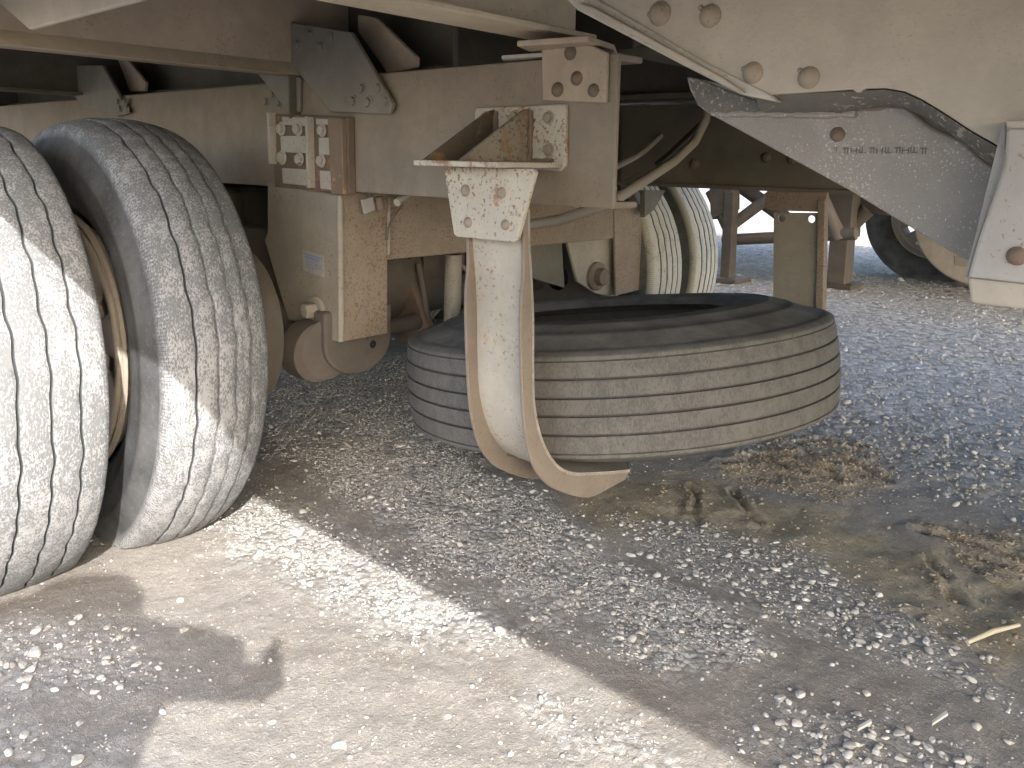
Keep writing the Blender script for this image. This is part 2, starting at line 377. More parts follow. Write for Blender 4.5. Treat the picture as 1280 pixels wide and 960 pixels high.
G_LEFT2 = gpoly([(-60, 920), (60, 900), (150, 940), (170, 990), (-60, 1000)])
G_STRIP = gpoly([(770, 650), (850, 650), (1010, 690), (1100, 750), (1230, 820), (1250, 870), (1130, 830), (1020, 790), (900, 740), (830, 700)])
G_LR = gpoly([(960, 880), (1100, 900), (1200, 930), (1300, 980), (1000, 990), (940, 930)])
G_FAR = gpoly([(1010, 395), (1280, 400), (1330, 640), (1180, 620), (1080, 560), (1010, 540), (920, 560), (860, 545), (500, 420), (480, 330)])
G_MUD = gpoly([(690, 640), (740, 600), (860, 590), (1000, 625), (1130, 660), (1330, 700), (1330, 830), (1240, 830), (1120, 760), (1010, 700), (860, 655), (770, 660)])
G_CRUMB = gpoly([(880, 580), (960, 550), (1060, 545), (1110, 580), (1060, 625), (930, 605)])
G_CRUMB2 = gpoly([(1130, 650), (1330, 660), (1330, 740), (1220, 715)])
CRACKS = [gpoly(p) for p in ([(863, 605), (872, 622), (868, 640), (876, 655)], [(915, 608), (925, 622), (938, 640), (952, 650)], [(1160, 698), (1180, 720), (1195, 745), (1212, 752)],
          [(1140, 768), (1165, 778), (1180, 790)], [(1240, 725), (1262, 735), (1285, 755)], [(1205, 690), (1240, 700), (1285, 712)])]
RUTS = [gpoly(p) for p in ([(905, 577), (960, 572), (1010, 590), (1050, 600)], [(930, 568), (980, 567), (1040, 590)], [(985, 556), (1030, 548), (1078, 556)], [(1000, 565), (1060, 575), (1110, 600)], [(1150, 660), (1210, 672), (1290, 700)])]
RD = RUTS[0][-1]-RUTS[0][0]; RD = RD/np.linalg.norm(RD)
def lines_d(P, L):
    d = np.full(len(P), 1e9)
    for pl in L:
        for (x0, y0), (x1, y1) in zip(pl[:-1], pl[1:]):
            e = np.array([x1-x0, y1-y0]); w_ = P-np.array([x0, y0]); t = np.clip((w_ @ e)/(e @ e), 0, 1)
            d = np.minimum(d, np.hypot(*(w_-t[:, None]*e).T))
    return d
def ss(x, a, b): t = np.clip((x-a)/(b-a), 0, 1); return t*t*(3-2*t)
def masks(P):
    w1 = (fbm(P, 6)-.5)*.16; w2 = (fbm(P, 22, 3, 5)-.5)*.10; wob = w1+w2
    def m(g, soft=.05): return 1-ss(sdist(P, g)+wob, -soft, soft)
    gr = np.maximum.reduce([m(G_BAND), .8*m(G_SUN, .07), .6*m(G_SUN2, .05), .5*m(G_LEFT, .05), .4*m(G_LEFT2), .55*m(G_STRIP, .05), .45*m(G_LR, .05)])
    far = np.maximum(m(G_FAR, .12), ss(P[:, 0], 2.2, 2.7)*.95)
    mud = m(G_MUD, .05)*(1-gr*.8)*(1-ss(P[:, 0]-P[:, 1]*.2, 2.1, 2.5))
    return gr, far, mud, m(G_CRUMB, .05), m(G_CRUMB2, .05)
def axis_steps(parts):
    out = [parts[0][0]]
    for a, b, s in parts:
        n = max(1, int(round((b-a)/s))); out += [a+(b-a)*(k+1)/n for k in range(n)]
    return np.array(out)
gx = axis_steps([(-400, -60, 60), (-60, -5, 5), (-5, .2, .4), (.2, 2.9, .011), (2.9, 6, .06), (6, 14, .3), (14, 60, 4), (60, 900, 60)])
gy = axis_steps([(-400, -60, 60), (-60, -3, 4), (-3, -.2, .2), (-.2, 2.6, .011), (2.6, 5, .08), (5, 14, .4), (14, 60, 4), (60, 900, 60)])
GX, GY = np.meshgrid(gx, gy, indexing='ij'); GP = np.stack([GX.ravel(), GY.ravel()], -1)
def height(P, msk=None):
    gr, far, mud, cr, cr2 = msk if msk is not None else masks(P)
    near = 1-ss(np.hypot(P[:, 0]-1.5, P[:, 1]-1), 5, 14)
    z = (fbm(P, 1.3, 3)-.5)*.03*near+(fbm(P, 9, 4, 3)-.5)*.010*near
    z += gr*.004+(np.abs(fbm(P, 30, 3, 9)-.5))*.010*(1-mud)*near
    z += mud*((fbm(P, 14, 4, 41)-.5)*.016+(np.abs(fbm(P, 50, 3, 43)-.5))*.008*ss(fbm(P, 7, 2, 44), .4, .6))
    dc = lines_d(P, CRACKS)+(fbm(P, 40, 4, 2)-.5)*.035
    z -= .009*(1-ss(dc, .0, .012))+0*z; z += .006*(1-ss(np.abs(dc-.018), 0, .012))*mud
    dr = lines_d(P, RUTS)+(fbm(P, 45, 3, 4)-.5)*.03
    z -= .015*(1-ss(dr, .0, .012)); z += .006*(1-ss(np.abs(dr-.03), 0, .02))
    Q = np.stack([P @ RD*7, P @ np.array([-RD[1], RD[0]])*34], -1)
    z += np.maximum(cr, cr2)*((fbm(Q, 1.0, 4, 6)-.45)*.013+(fbm(P, 60, 3, 8)-.5)*.010)
    z = z-.004
    # level under the standing tyres
    t = np.minimum(np.hypot(np.maximum(np.abs(P[:, 0]-.57)-.28, 0), np.maximum(np.abs(P[:, 1]-1.83)-.1, 0)), 9)
    return z*ss(t, .0, .25)+GL
near_i = (GP[:, 0] > -6) & (GP[:, 0] < 16) & (GP[:, 1] > -4) & (GP[:, 1] < 16)
GZ = np.full(len(GP), GL); MS = np.zeros((5, len(GP))); MS[1] = 1
mk = masks(GP[near_i]); MS[:, near_i] = np.array(mk); GZ[near_i] = height(GP[near_i], mk)
me = bpy.data.meshes.new('ground'); nx, ny = len(gx), len(gy)
I = (np.arange(nx-1)[:, None]*ny+np.arange(ny-1)[None, :]).ravel()
GF = np.stack([I, I+ny, I+ny+1, I+1], -1)
me.vertices.add(nx*ny); me.vertices.foreach_set('co', np.stack([GP[:, 0], GP[:, 1], GZ], -1).ravel().astype('f'))
me.loops.add(len(GF)*4); me.loops.foreach_set('vertex_index', GF.ravel().astype('i'))
me.polygons.add(len(GF)); me.polygons.foreach_set('loop_start', (np.arange(len(GF))*4).astype('i'))
me.update(calc_edges=True); me.validate()
for nm, k in (('gravel', 0), ('far', 1), ('mud', 2), ('crumb', 3)):
    a = me.attributes.new(nm, 'FLOAT', 'POINT'); a.data.foreach_set('value', (MS[k] if k != 3 else np.maximum(MS[3], MS[4])).astype('f'))
me.polygons.foreach_set('use_smooth', [True]*len(me.polygons))
n = N('packed_dirt_ground')
gr, fa, mu, crb = n.attr('gravel'), n.attr('far'), n.attr('mud'), n.attr('crumb')
a1 = n.noise(1.6, 5, .6); a2 = n.noise(11, 6, .68, off=2); a3 = n.noise(85, 5, .7, off=5); a4 = n.noise(380, 3, .6, off=6)
dirt = n.mix(n.th(a1, .35, .65), (.205, .19, .172), (.25, .233, .212))
dirt = n.mix(n.math('MULTIPLY', n.th(a2, .5, .7), .5), dirt, (.15, .125, .10))
dirt = n.mix(n.math('MULTIPLY', n.th(a3, .56, .66), .55), dirt, (.40, .37, .33))
dirt = n.mix(n.math('MULTIPLY', n.math('SUBTRACT', 1.0, n.th(a3, .32, .42)), .5), dirt, (.13, .11, .09))
v3 = n.vor(190); dirt = n.mix(n.math('MULTIPLY', n.math('MULTIPLY', n.math('SUBTRACT', 1.0, n.th(v3, .16, .24)), n.th(n.noise(17, 4, .6, off=23), .45, .6)), .8), dirt, (.46, .44, .41))
mudc = n.mix(n.th(a2, .4, .65), (.25, .215, .155), (.35, .305, .23))
mudc = n.mix(n.math('MULTIPLY', n.math('SUBTRACT', 1.0, n.th(n.vor(230), .14, .24)), .35), mudc, (.42, .38, .31))
mudc = n.mix(n.math('MULTIPLY', n.math('SUBTRACT', 1.0, n.th(n.noise(45, 5, .7, off=27), .38, .48)), .4), mudc, (.13, .108, .075))
mudc = n.mix(n.math('MULTIPLY', n.th(a3, .54, .64), .5), mudc, (.20, .165, .115))
crc = n.mix(n.th(a3, .4, .6), (.27, .225, .165), (.40, .34, .26))
v1 = n.vor(75); vc = n.vor(75, out='Color'); sepc = n.t.nodes.new('ShaderNodeSeparateColor'); n.t.links.new(vc, sepc.inputs[0])
grc = n.mix(sepc.outputs[0], (.26, .255, .245), (.44, .44, .43)); grc = n.mix(n.th(v1, .5, .8), grc, (.17, .16, .145))
v2 = n.vor(28); vc2 = n.vor(28, out='Color'); sep2 = n.t.nodes.new('ShaderNodeSeparateColor'); n.t.links.new(vc2, sep2.inputs[0])
frc = n.mix(sep2.outputs[0], (.26, .245, .22), (.44, .425, .395)); frc = n.mix(n.th(v2, .5, .8), frc, (.19, .18, .165))
frc = n.mix(n.math('MULTIPLY', n.th(a1, .4, .6), .4), frc, (.25, .22, .18))
c = n.mix(n.math('MULTIPLY', gr, .85), dirt, grc); c = n.mix(mu, c, mudc); c = n.mix(crb, c, crc); c = n.mix(n.math('MULTIPLY', fa, .9), c, frc)
h = n.math('ADD', n.math('MULTIPLY', a3, .8), n.math('MULTIPLY', a4, .35))
h = n.math('ADD', h, n.math('MULTIPLY', n.math('MULTIPLY', v1, -1.0), gr)); h = n.math('ADD', h, n.math('MULTIPLY', n.math('MULTIPLY', v2, -2.5), fa))
me.materials.append(n.fin(c, .95, h, .9, .006, spec=.1))
ground = bpy.data.objects.new('ground', me); COL.objects.link(ground); ground['kind'] = 'structure'

# ---- loose stones (joined, countless) and the largest ones (single objects)
def ico(sub=1):
    bm = bmesh.new(); bmesh.ops.create_icosphere(bm, subdivisions=sub, radius=1)
    v = np.array([x.co[:] for x in bm.verts]); f = np.array([[q.index for q in x.verts] for x in bm.faces]); bm.free(); return v, f
def stone_variants(n_, sub, sq=.6, rough=.28):
    V, Fa = ico(sub); out = []
    for k in range(n_):
        d = RNG.normal(size=(5, 3)); d /= np.linalg.norm(d, axis=1)[:, None]
        v = V.copy()
        for q in d:                                     # chop with planes: crushed-rock facets
            dd = v @ q; lim = RNG.uniform(.45, .8); v -= np.clip(dd-lim, 0, None)[:, None]*q
        v *= (1+RNG.normal(size=(len(v), 1))*rough*.25)*np.array([RNG.uniform(.8, 1.25), RNG.uniform(.6, .95), RNG.uniform(sq*.7, sq)])
        out.append(v)
    return out, Fa
stn = N('crushed_stone'); oi = stn.attr('tone')
sc_ = stn.mix(oi, (.25, .23, .205), (.50, .495, .475)); sc_ = stn.mix(stn.math('MULTIPLY', stn.th(stn.noise(160, 4, .6), .5, .7), .4), sc_, (.30, .27, .225))
M['stone'] = stn.fin(sc_, .92, stn.noise(500, 3, .6), .35, .001, spec=.15)
stb = N('loose_stone'); ob = stb.t.nodes.new('ShaderNodeObjectInfo').outputs['Random']
sc_ = stb.mix(ob, (.30, .29, .27), (.50, .49, .465)); sc_ = stb.mix(stb.math('MULTIPLY', stb.th(stb.noise(90, 5, .65), .5, .65), .5), sc_, (.30, .26, .21))
M['stonebig'] = stb.fin(sc_, .9, stb.noise(260, 5, .65), .5, .002, spec=.15)
SV, SF = stone_variants(14, 1, .6)
def in_view(P, mg=60):
    Q = np.concatenate([P, np.zeros((len(P), 1))], 1)-np.array([0, 0, CAM_H]); C = Q @ CM.T; z = np.maximum(C[:, 2], .05)
    u = CX+F*C[:, 0]/z; v_ = CY+F*C[:, 1]/z
    return (C[:, 2] > .2) & (u > -mg-250) & (u < 1280+mg) & (v_ > 150) & (v_ < 960+mg), C[:, 2]
def scatter(name, N_, box, size, dens, label_kind='stuff', sunk=.3, mat='stone'):
    P = RNG.random((N_, 2))*np.array([box[1]-box[0], box[3]-box[2]])+np.array([box[0], box[2]])
    iv, dep = in_view(P); P = P[iv]
    mk_ = masks(P); keep = RNG.random(len(P)) < dens(P, mk_); P = P[keep]; mk_ = [q[keep] for q in mk_]
    z = height(P, mk_); r = size(len(P), P); k = RNG.integers(0, len(SV), len(P)); th = RNG.random(len(P))*2*np.pi
    VV = np.array(SV)[k]*r[:, None, None]; c, s = np.cos(th)[:, None], np.sin(th)[:, None]
    tl = RNG.normal(size=(len(P), 2))*.35
    X, Y, Z = VV[..., 0], VV[..., 1], VV[..., 2]; Z2 = Z+X*tl[:, :1]+Y*tl[:, 1:]
    W_ = np.stack([X*c-Y*s+P[:, :1], X*s+Y*c+P[:, 1:], Z2+z[:, None]+(r*(.5-sunk))[:, None]], -1)
    nv = VV.shape[1]; Fi = (SF[None]+(np.arange(len(P))*nv)[:, None, None]).reshape(-1, 3)
    me = bpy.data.meshes.new(name); me.vertices.add(len(P)*nv); me.vertices.foreach_set('co', W_.reshape(-1).astype('f'))
    me.loops.add(len(Fi)*3); me.loops.foreach_set('vertex_index', Fi.ravel().astype('i'))
    me.polygons.add(len(Fi)); me.polygons.foreach_set('loop_start', (np.arange(len(Fi))*3).astype('i')); me.update(calc_edges=True)
    a = me.attributes.new('tone', 'FLOAT', 'POINT'); a.data.foreach_set('value', np.repeat(np.clip(RNG.normal(.42, .2, len(P)), 0, 1), nv).astype('f'))
    me.materials.append(M[mat]); o = bpy.data.objects.new(name, me); COL.objects.link(o); o['kind'] = 'stuff'
    print(name, len(P), 'stones', len(Fi), 'tris'); return o
o = scatter('gravel', 430000, (.2, 3.4, .0, 2.9), lambda n_, P: np.exp(RNG.normal(-6.0, .42, n_)), lambda P, m: np.clip(m[0]**1.5*.75*ss(fbm(P, 18, 3, 31), .25, .5)+.10*m[1]+.022*(1-m[2])+.07*m[3], 0, 1)*.9, sunk=.5)
o['label'] = 'pale crushed gravel strewn in bands over the packed dirt'; o['category'] = 'gravel'
o = scatter('coarse_gravel', 30000, (.2, 3.0, .0, 2.6), lambda n_, P: np.exp(RNG.normal(-5.1, .32, n_)), lambda P, m: np.clip(m[0]*.10+.004*(1-m[2]*.7)+.10*(sdist(P, G_STRIP) < .03)+.12*(sdist(P, G_LR) < .02)+.12*(sdist(P, G_LEFT) < .0), 0, 1), sunk=.42)
o['label'] = 'larger angular gravel pieces scattered among the fine gravel'; o['category'] = 'gravel'
o = scatter('distant_gravel', 260000, (2.0, 9, .2, 7), lambda n_, P: np.exp(RNG.normal(-5.2, .45, n_)), lambda P, m: np.clip(m[1]*.35*np.exp(-(P[:, 0]-2.4)*.3), 0, 1), sunk=.42)
o['label'] = 'grey gravel covering the yard beyond the spare tyre'; o['category'] = 'gravel'
cl = N('dirt_crumbs'); ct = cl.mix(cl.attr('tone'), (.15, .125, .095), (.38, .32, .245)); M['clod'] = cl.fin(ct, .95, cl.noise(300, 4, .7), .5, .001, spec=.1)
o = scatter('dirt_crumbs', 150000, (.9, 3.2, .0, 1.9), lambda n_, P: np.minimum(np.exp(RNG.normal(-5.8, .45, n_)), .008), lambda P, m: np.clip(.45*np.maximum(m[3], m[4])+.10*m[2]*ss(fbm(P, 12, 3, 51), .35, .6)+.002, 0, 1), sunk=.4, mat='clod')
o['label'] = 'brown crumbs of dried mud lying on the rutted dirt'; o['category'] = 'dirt'
BV, BF = stone_variants(9, 3, .62, .12)
BME = []
for v in BV:
    me = bpy.data.meshes.new('stone'); me.from_pydata(v.tolist(), [], BF.tolist()); me.materials.append(M['stonebig']); BME.append(me)
BIG = [(976, 872, 9), (1000, 869, 9), (1045, 875, 7), (1083, 864, 7), (1075, 756, 6), (930, 690, 6), (943, 675, 7), (800, 690, 7), (788, 692, 8), (822, 722, 8), (840, 775, 8), (842, 762, 6), (425, 935, 12), (372, 668, 9), (365, 680, 8), (464, 626, 8), (487, 640, 6), (490, 628, 6),
       (225, 750, 6), (230, 790, 7), (43, 822, 12), (30, 835, 9), (135, 825, 8), (170, 832, 7), (100, 905, 8), (30, 925, 9), (95, 955, 12), (870, 720, 6), (905, 705, 6), (990, 735, 6), (1005, 742, 6), (1030, 715, 7), (1015, 728, 8), (1050, 752, 7), (985, 720, 6),
       (1238, 868, 8), (1262, 920, 7), (1150, 940, 7), (1125, 945, 9), (1095, 938, 8), (1070, 930, 8), (1060, 945, 9), (1085, 952, 8), (1200, 955, 8), (1025, 920, 7), (560, 620, 6), (500, 560, 6), (640, 590, 7), (665, 615, 7), (340, 905, 6), (625, 930, 5), (1110, 795, 7), (1160, 815, 6), (1220, 870, 6), (700, 900, 5), (560, 895, 5)]
for k in range(170):
    g = [G_BAND, G_STRIP, G_LR, G_LEFT, G_STRIP, G_LR][k % 6]; lo, hi = g.min(0), g.max(0)
    for _ in range(30):
        p = RNG.random(2)*(hi-lo)+lo
        if sdist(p[None], g)[0] < .02: break
    BIG.append((p[0], p[1], -RNG.uniform(.006, .012)))
big_p = np.array([(at(u, v, 'Z', GL)[:2] if r > 0 else (u, v)) for u, v, r in BIG]); big_z = height(big_p)
for (u, v, r), p, z in zip(BIG, big_p, big_z):
    dep = float(CM[2] @ np.array([p[0], p[1], GL-CAM_H])); rr = r*dep/F*.8 if r > 0 else -r*.8
    o = bpy.data.objects.new('stone', random.choice(BME)); COL.objects.link(o); o.parent = ground
    o.location = (p[0], p[1], z+rr*.22); o.scale = (rr, rr, rr*random.uniform(.8, 1)); o.rotation_euler = (random.uniform(-.25, .25), random.uniform(-.25, .25), random.uniform(0, 6.3))

# ------------------------------------------------------------------ the trailer under which the photo is taken
T = empty('semi_trailer', (1.15, 1.6, 0), 'cream dusty semi trailer seen from below, with dual wheels at left and a spare carrier', 'trailer')
RX, FX = 1.15, 2.30           # web planes of the two slider rails
ZB, ZT = .817, 1.078
# near slider rail: C channel open to the far side
r = MB(); y0, y1 = .797, 5.2
prof = [(RX, ZB), (RX+.075, ZB), (RX+.075, ZB+.011), (RX+.010, ZB+.013), (RX+.010, ZT-.013), (RX+.075, ZT-.011), (RX+.075, ZT), (RX, ZT)]
r.prism([(x, y0, z) for x, z in prof], (0, y1-y0, 0))
rail = make('slider_rail', r, M['rail'], T, .003)
# far slider rail, web seen from inside
prof = [(FX, ZB+.014), (FX-.02, ZB+.014), (FX-.02, ZB+.002), (FX+.075, ZB), (FX+.075, ZB+.012), (FX+.010, ZB+.014), (FX+.010, ZT-.013), (FX+.075, ZT-.012), (FX+.075, ZT), (FX-.03, ZT), (FX-.03, ZT-.012), (FX, ZT-.013)]
r = MB().prism([(x, .45, z) for x, z in prof], (0, 4.7, 0))
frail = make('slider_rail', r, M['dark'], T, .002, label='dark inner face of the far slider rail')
bolts(frail, 'X', FX-.001, [(822, 160), (834, 152), (846, 158), (836, 166), (852, 150)], 5.5, 'dome', 'boltdark')
bolts(frail, 'X', FX-.001, [(791, 182), (868, 205), (958, 197), (990, 199)], 6.5, 'dome', 'boltdark')
# doubler plate on the far rail
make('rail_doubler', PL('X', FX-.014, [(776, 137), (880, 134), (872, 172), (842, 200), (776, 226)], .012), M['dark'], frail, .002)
# body rails above the slider (longitudinal), seen as dark strips
for x, nm in ((RX+.16, 'body_rail'), (FX-.12, 'body_rail')):
    pr = [(x-.06, 1.085), (x+.06, 1.085), (x+.06, 1.10), (x+.008, 1.10), (x+.008, 1.38), (x-.008, 1.38), (x-.008, 1.10), (x-.06, 1.10)]
    y_a = 1.35 if x < 1.5 else .3
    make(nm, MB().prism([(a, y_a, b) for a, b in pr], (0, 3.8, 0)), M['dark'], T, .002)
# deck over everything, with its side rails
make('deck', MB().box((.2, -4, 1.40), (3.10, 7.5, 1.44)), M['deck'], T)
make('added_shade_box', MB().box((.14, -4, 1.465), (3.13, 7.5, 3.9)), M['near'], T, .02)  # unseen tall box, added to shade the ground and legs beyond
for x in (.16, 3.08): make('side_rail', MB().prism([(x, -4, 1.15), (x+.03, -4, 1.15), (x+.03, -4, 1.46), (x, -4, 1.46)], (0, 11.5, 0)), M['near'], T, .004)
# crossmembers (lateral I beams)
def crossbeam(y, x0, x1, zb, zt, lip=.05, web=.01, mats=('beam',), fl='both', parent=T):
    a = -lip if fl in ('both', 'front') else 0; b = lip if fl in ('both', 'back') else web
    pr = [(y+a, zb), (y+b, zb), (y+b, zb+.010), (y+web, zb+.012), (y+web, zt-.012), (y+b, zt-.01), (y+b, zt), (y+a, zt), (y+a, zt-.01), (y, zt-.012), (y, zb+.012), (y+a, zb+.010)]
    q = []
    for p in pr:
        if not q or math.dist(q[-1], p) > 1e-5: q.append(p)
    return make('crossmember', MB().prism([(x0, c, d) for c, d in q], (x1-x0, 0, 0)), M[mats[0]], parent, .002)
crossbeam(1.73, .24, 1.30, 1.088, 1.395, .045, mats=('beam',), fl='back')
make('beam_lip', MB().prism([(.24, 1.70, 1.088), (.24, 1.73, 1.088), (.24, 1.73, 1.118)], (.91, 0, 0)), M['beamlip'], T)
b2 = crossbeam(.962, .24, 1.245, 1.118, 1.39, .05, mats=('beamlip',))
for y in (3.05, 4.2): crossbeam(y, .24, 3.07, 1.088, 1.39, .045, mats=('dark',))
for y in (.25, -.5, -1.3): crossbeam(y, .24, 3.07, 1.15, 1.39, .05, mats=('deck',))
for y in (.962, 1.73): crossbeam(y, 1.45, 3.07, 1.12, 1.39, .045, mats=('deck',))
# gusset plates that tie beam and rail together
def gusset(dx, px, bl=(), rp=7, mat='gusset', t=-.012):
    o = make('gusset_plate', PL('X', RX+dx, px, t), M[mat], T, .003)
    if len(bl): bolts(o, 'X', RX+dx+t, bl, rp, 'hex', mat)
    return o
g1 = gusset(-.008, [(342, 36), (347, 25), (444, 41), (496, 130), (491, 143), (417, 140), (345, 50)], [(358, 38), (388, 44), (415, 48), (373, 56), (402, 60), (442, 127), (453, 111), (461, 128), (474, 111), (483, 127)], 6)
make('gusset_plate', PL('X', RX+.055, [(447, 18), (470, 22), (520, 71), (520, 84), (484, 92), (447, 40)], .012), M['beam'], T, .003)
gusset(-.002, [(325, 91), (378, 97), (378, 140), (363, 139)], mat='gusset', t=-.010)
make('stiffener', MB().box((RX-.03, 1.722, .985), (RX-.0005, 1.728, 1.088)), M['dark'], T)
bolts(rail, 'X', RX, [(333, 127), (341, 118), (349, 128)], 5, 'hex', 'gusset')
# the same ties at the next crossmember, behind the tyres
o = gusset(-.004, [(60, 82), (70, 82), (132, 82), (166, 142), (150, 146), (112, 136)], [(148, 127), (157, 128), (151, 136), (160, 137)], 3.5)
make('gusset_plate', PL('X', RX+.055, [(146, 72), (160, 76), (182, 103), (181, 114), (162, 114)], .01), M['beam'], T, .002)
# clip angle near the rail's end, with ledge
ca = make('clip_angle', PL('X', RX-.001, [(681, 60), (736, 54), (763, 66), (761, 129), (682, 126)], -.010), M['beam'], T, .003)
bolts(ca, 'X', RX-.011, [(721, 98), (697, 112), (742, 113), (713, 66)], 8, 'dome', 'rusty')
make('ledge_plate', MB().prism([at(u, v, 'Z', 1.092) for u, v in [(646, 58), (672, 70), (775, 80), (768, 63), (735, 52)]], (0, 0, .010)), M['beam'], T, .002)
make('ledge_plate', MB().prism([at(u, v, 'Z', 1.081) for u, v in [(627, 74), (690, 70), (690, 77), (632, 80)]], (0, 0, .007)), M['pale'], T, .001)

# bracket with ribs, bolts and rust bands on the rail
XB = RX-.022
bk = make('rail_bracket', PL('X', XB, [(341, 142), (434, 146), (436, 243), (343, 234)], .021), M['rusty'], T, .003)
for px in ([(354, 146), (386, 147), (387, 158), (355, 156)], [(352, 170), (386, 170), (388, 192), (353, 190)], [(354, 210), (388, 212), (391, 233), (355, 229)],
           [(396, 148), (412, 149), (413, 156), (397, 156)], [(400, 172), (414, 172), (415, 194), (400, 193)], [(401, 213), (416, 214), (418, 238), (402, 236)]):
    make('pad', PL('X', XB, px, -.004), M['pale'], bk, .0015)
for (u, a, b) in ((342, 141, 205), (390, 146, 235)):
    make('rib', MB().prism([at(u, a, 'X', XB), at(u+2.5, a, 'X', XB), at(u+4.5, b, 'X', XB), at(u+2, b, 'X', XB)], (-.020, 0, 0)), M['pale'], bk, .001)
make('rib', PL('X', XB, [(415, 147), (433, 148), (435, 243), (420, 243)], -.013), M['rustband'], bk, .002)
bolts(bk, 'X', XB-.003, [(352, 161), (373, 161), (403, 163), (353, 197), (375, 199), (402, 201)], 6.5, 'hex', 'pale')

# near hanger box
XH = 1.13; YH = 1.546; ZH = at(425, 428, 'X', XH)[2]
A = [(334, 229), (424, 244), (424, 428), (386, 420), (372, 402), (360, 401), (330, 300), (334, 290)]
h = MB().prism([at(u, v, 'X', XH) for u, v in A], (.008, 0, 0))
hg = make('suspension_hanger', h, M['hang'], T, .004)
xe = at(484, 418, 'Y', YH)[0]; zt = at(425, 245, 'Y', YH)[2]
make('hanger_face', MB().prism([(XH+.002, YH-.002, ZH), (xe, YH-.002, ZH+.0), (xe, YH-.002, ZB-.002), (XH+.002, YH-.002, ZB-.002)], (0, .010, 0)), M['hangb'], hg, .003)
make('hanger_edge', MB().tube([(XH+.006, YH+.004, ZH+.001), (XH+.006, YH+.004, ZB-.012)], .0085, 12), M['hang'], hg, smooth=True)
make('hanger_face', MB().prism([(xe, YH+.01, ZH), (xe, 1.84, ZH+.02), (xe, 1.84, ZB-.004), (xe, YH+.01, ZB-.004)], (-.008, 0, 0)), M['hangb'], hg, .002)
st = make('sticker', PL('X', XH-.0012, [(378, 312), (404, 320), (405, 347), (379, 338)], .001), M['lilac'], hg)
lm = N('sticker_ink').fin((.16, .22, .34), .6)
for k in range(6):
    a = .12+.12*k; t0, t1 = (.1, .9-.1*(k % 3)) if k else (.05, .95)
    def q(s, t): return (378+26*s+1*t, 312+8*s+26.5*t)
    th_ = .075 if k in (0, 1) else .045
    make('print_line', PL('X', XH-.0018, [q(t0, a), q(t1, a), q(t1, a+th_), q(t0, a+th_)], .0005), lm, st)
m = MB(); c = at(396, 387, 'X', XH); m.lathe([(0, .034), (-.006, .034), (-.009, .031), (-.009, .001)], c, 'X', 32)
pv = make('pivot_washer', m, M['hang'], hg, .001, True)
m = MB(); m.lathe([(-.009, .019), (-.034, .019), (-.037, .016), (-.037, .001)], c, 'X', 6); make('pivot_nut', m, M['hang'], hg, .0015)
# small wires and caked corner under the rail
wr = make('cable_tab', PL('Y', YH-.02, [(452, 250), (466, 246), (470, 262), (456, 268)], .006), M['lilac'], hg, .001)
make('bolt_stub', MB().tube([at(474, 246, 'Y', YH-.03), at(476, 262, 'Y', YH-.03)], .010, 10), M['rusty'], hg, smooth=True)
make('wire', MB().tube([at(u, v, 'Y', YH-.012) for u, v in [(484, 300), (485, 285), (492, 270), (502, 258), (500, 248), (488, 244)]], .0025, 8), M['brown'], hg, smooth=True)
# lateral crossbar between the hangers
YC = YH+.006
cb = make('hanger_crossbar', MB().prism([(xe+.001, YC, at(484, 325, 'Y', YC)[2]), (2.26, YC, at(484, 325, 'Y', YC)[2]-.006), (2.26, YC, ZB-.003), (xe+.001, YC, ZB-.003)], (0, .012, 0)), M['hangb'], T, .003)
# far hanger
fh = make('suspension_hanger', MB().prism([at(u, v, 'Y', YH) for u, v in [(768, 262), (803, 255), (801, 362), (770, 370)]], (0, .010, 0)), M['hangb'], T, .003, label='far hanger, face lit from the open side')
make('pivot_plate', MB().prism([at(u, v, 'Y', YH+.03) for u, v in [(705, 285), (771, 285), (771, 372), (745, 367), (722, 352)]], (0, .012, 0)), M['hang'], fh, .003)
m = MB(); c = at(744, 345, 'Y', YH+.03); m.lathe([(0, .048), (-.012, .048), (-.016, .042), (-.016, .03), (-.04, .028), (-.043, .001)], c, 'Y', 24); make('pivot_bolt', m, M['rusty'], fh, .001, True)
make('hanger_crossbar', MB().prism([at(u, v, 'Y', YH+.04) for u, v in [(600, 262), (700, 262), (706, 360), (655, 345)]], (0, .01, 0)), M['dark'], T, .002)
# trailing arm eye and bushings below the near hanger
def disc(name, cx, cy, cz, R_, t, ax, mat, parent, hole=None, n=40):
    m = MB(); m.lathe([(0, .001), (0, R_-.006), (.004, R_), (t-.004, R_), (t, R_-.006), (t, .001)], (cx, cy, cz), ax, n)
    return make(name, m, mat, parent, 0, True)
ta = make('trailing_arm', MB().prism([(1.16, YH+.07, .50), (1.25, YH+.07, .50), (1.25, 2.2, .56), (1.16, 2.2, .56)], (0, 0, -.11)), M['axle'], T, .01)
pts = []; cx, cz, rr_ = *[at(452, 425, 'Y', YH+.03)[i] for i in (0, 2)], .105
cx = at(450, 425, 'Y', YH+.03)[0]; cz = at(450, 425, 'Y', YH+.03)[2]
for k in range(25):
    a = math.pi*(1+k/24); pts.append((cx+.102*math.cos(a), YH+.03, cz+.085*math.sin(a)+.0))
pts += [(cx+.102, YH+.03, cz+.08), (cx-.102, YH+.03, cz+.08)]
pl = make('spring_eye', MB().prism(pts, (0, .05, 0)), M['brown'], ta, .008, seg=3)
c = at(465, 430, 'Y', YH+.03); m = MB().lathe([(0, .024), (-.004, .023), (-.004, .010)], c, 'Y', 24); make('hole_rim', m, M['brown'], ta, smooth=True)
m = MB().lathe([(-.0035, .0105), (-.0035, .001)], c, 'Y', 16); make('bolt_hole', m, M['black'], ta)
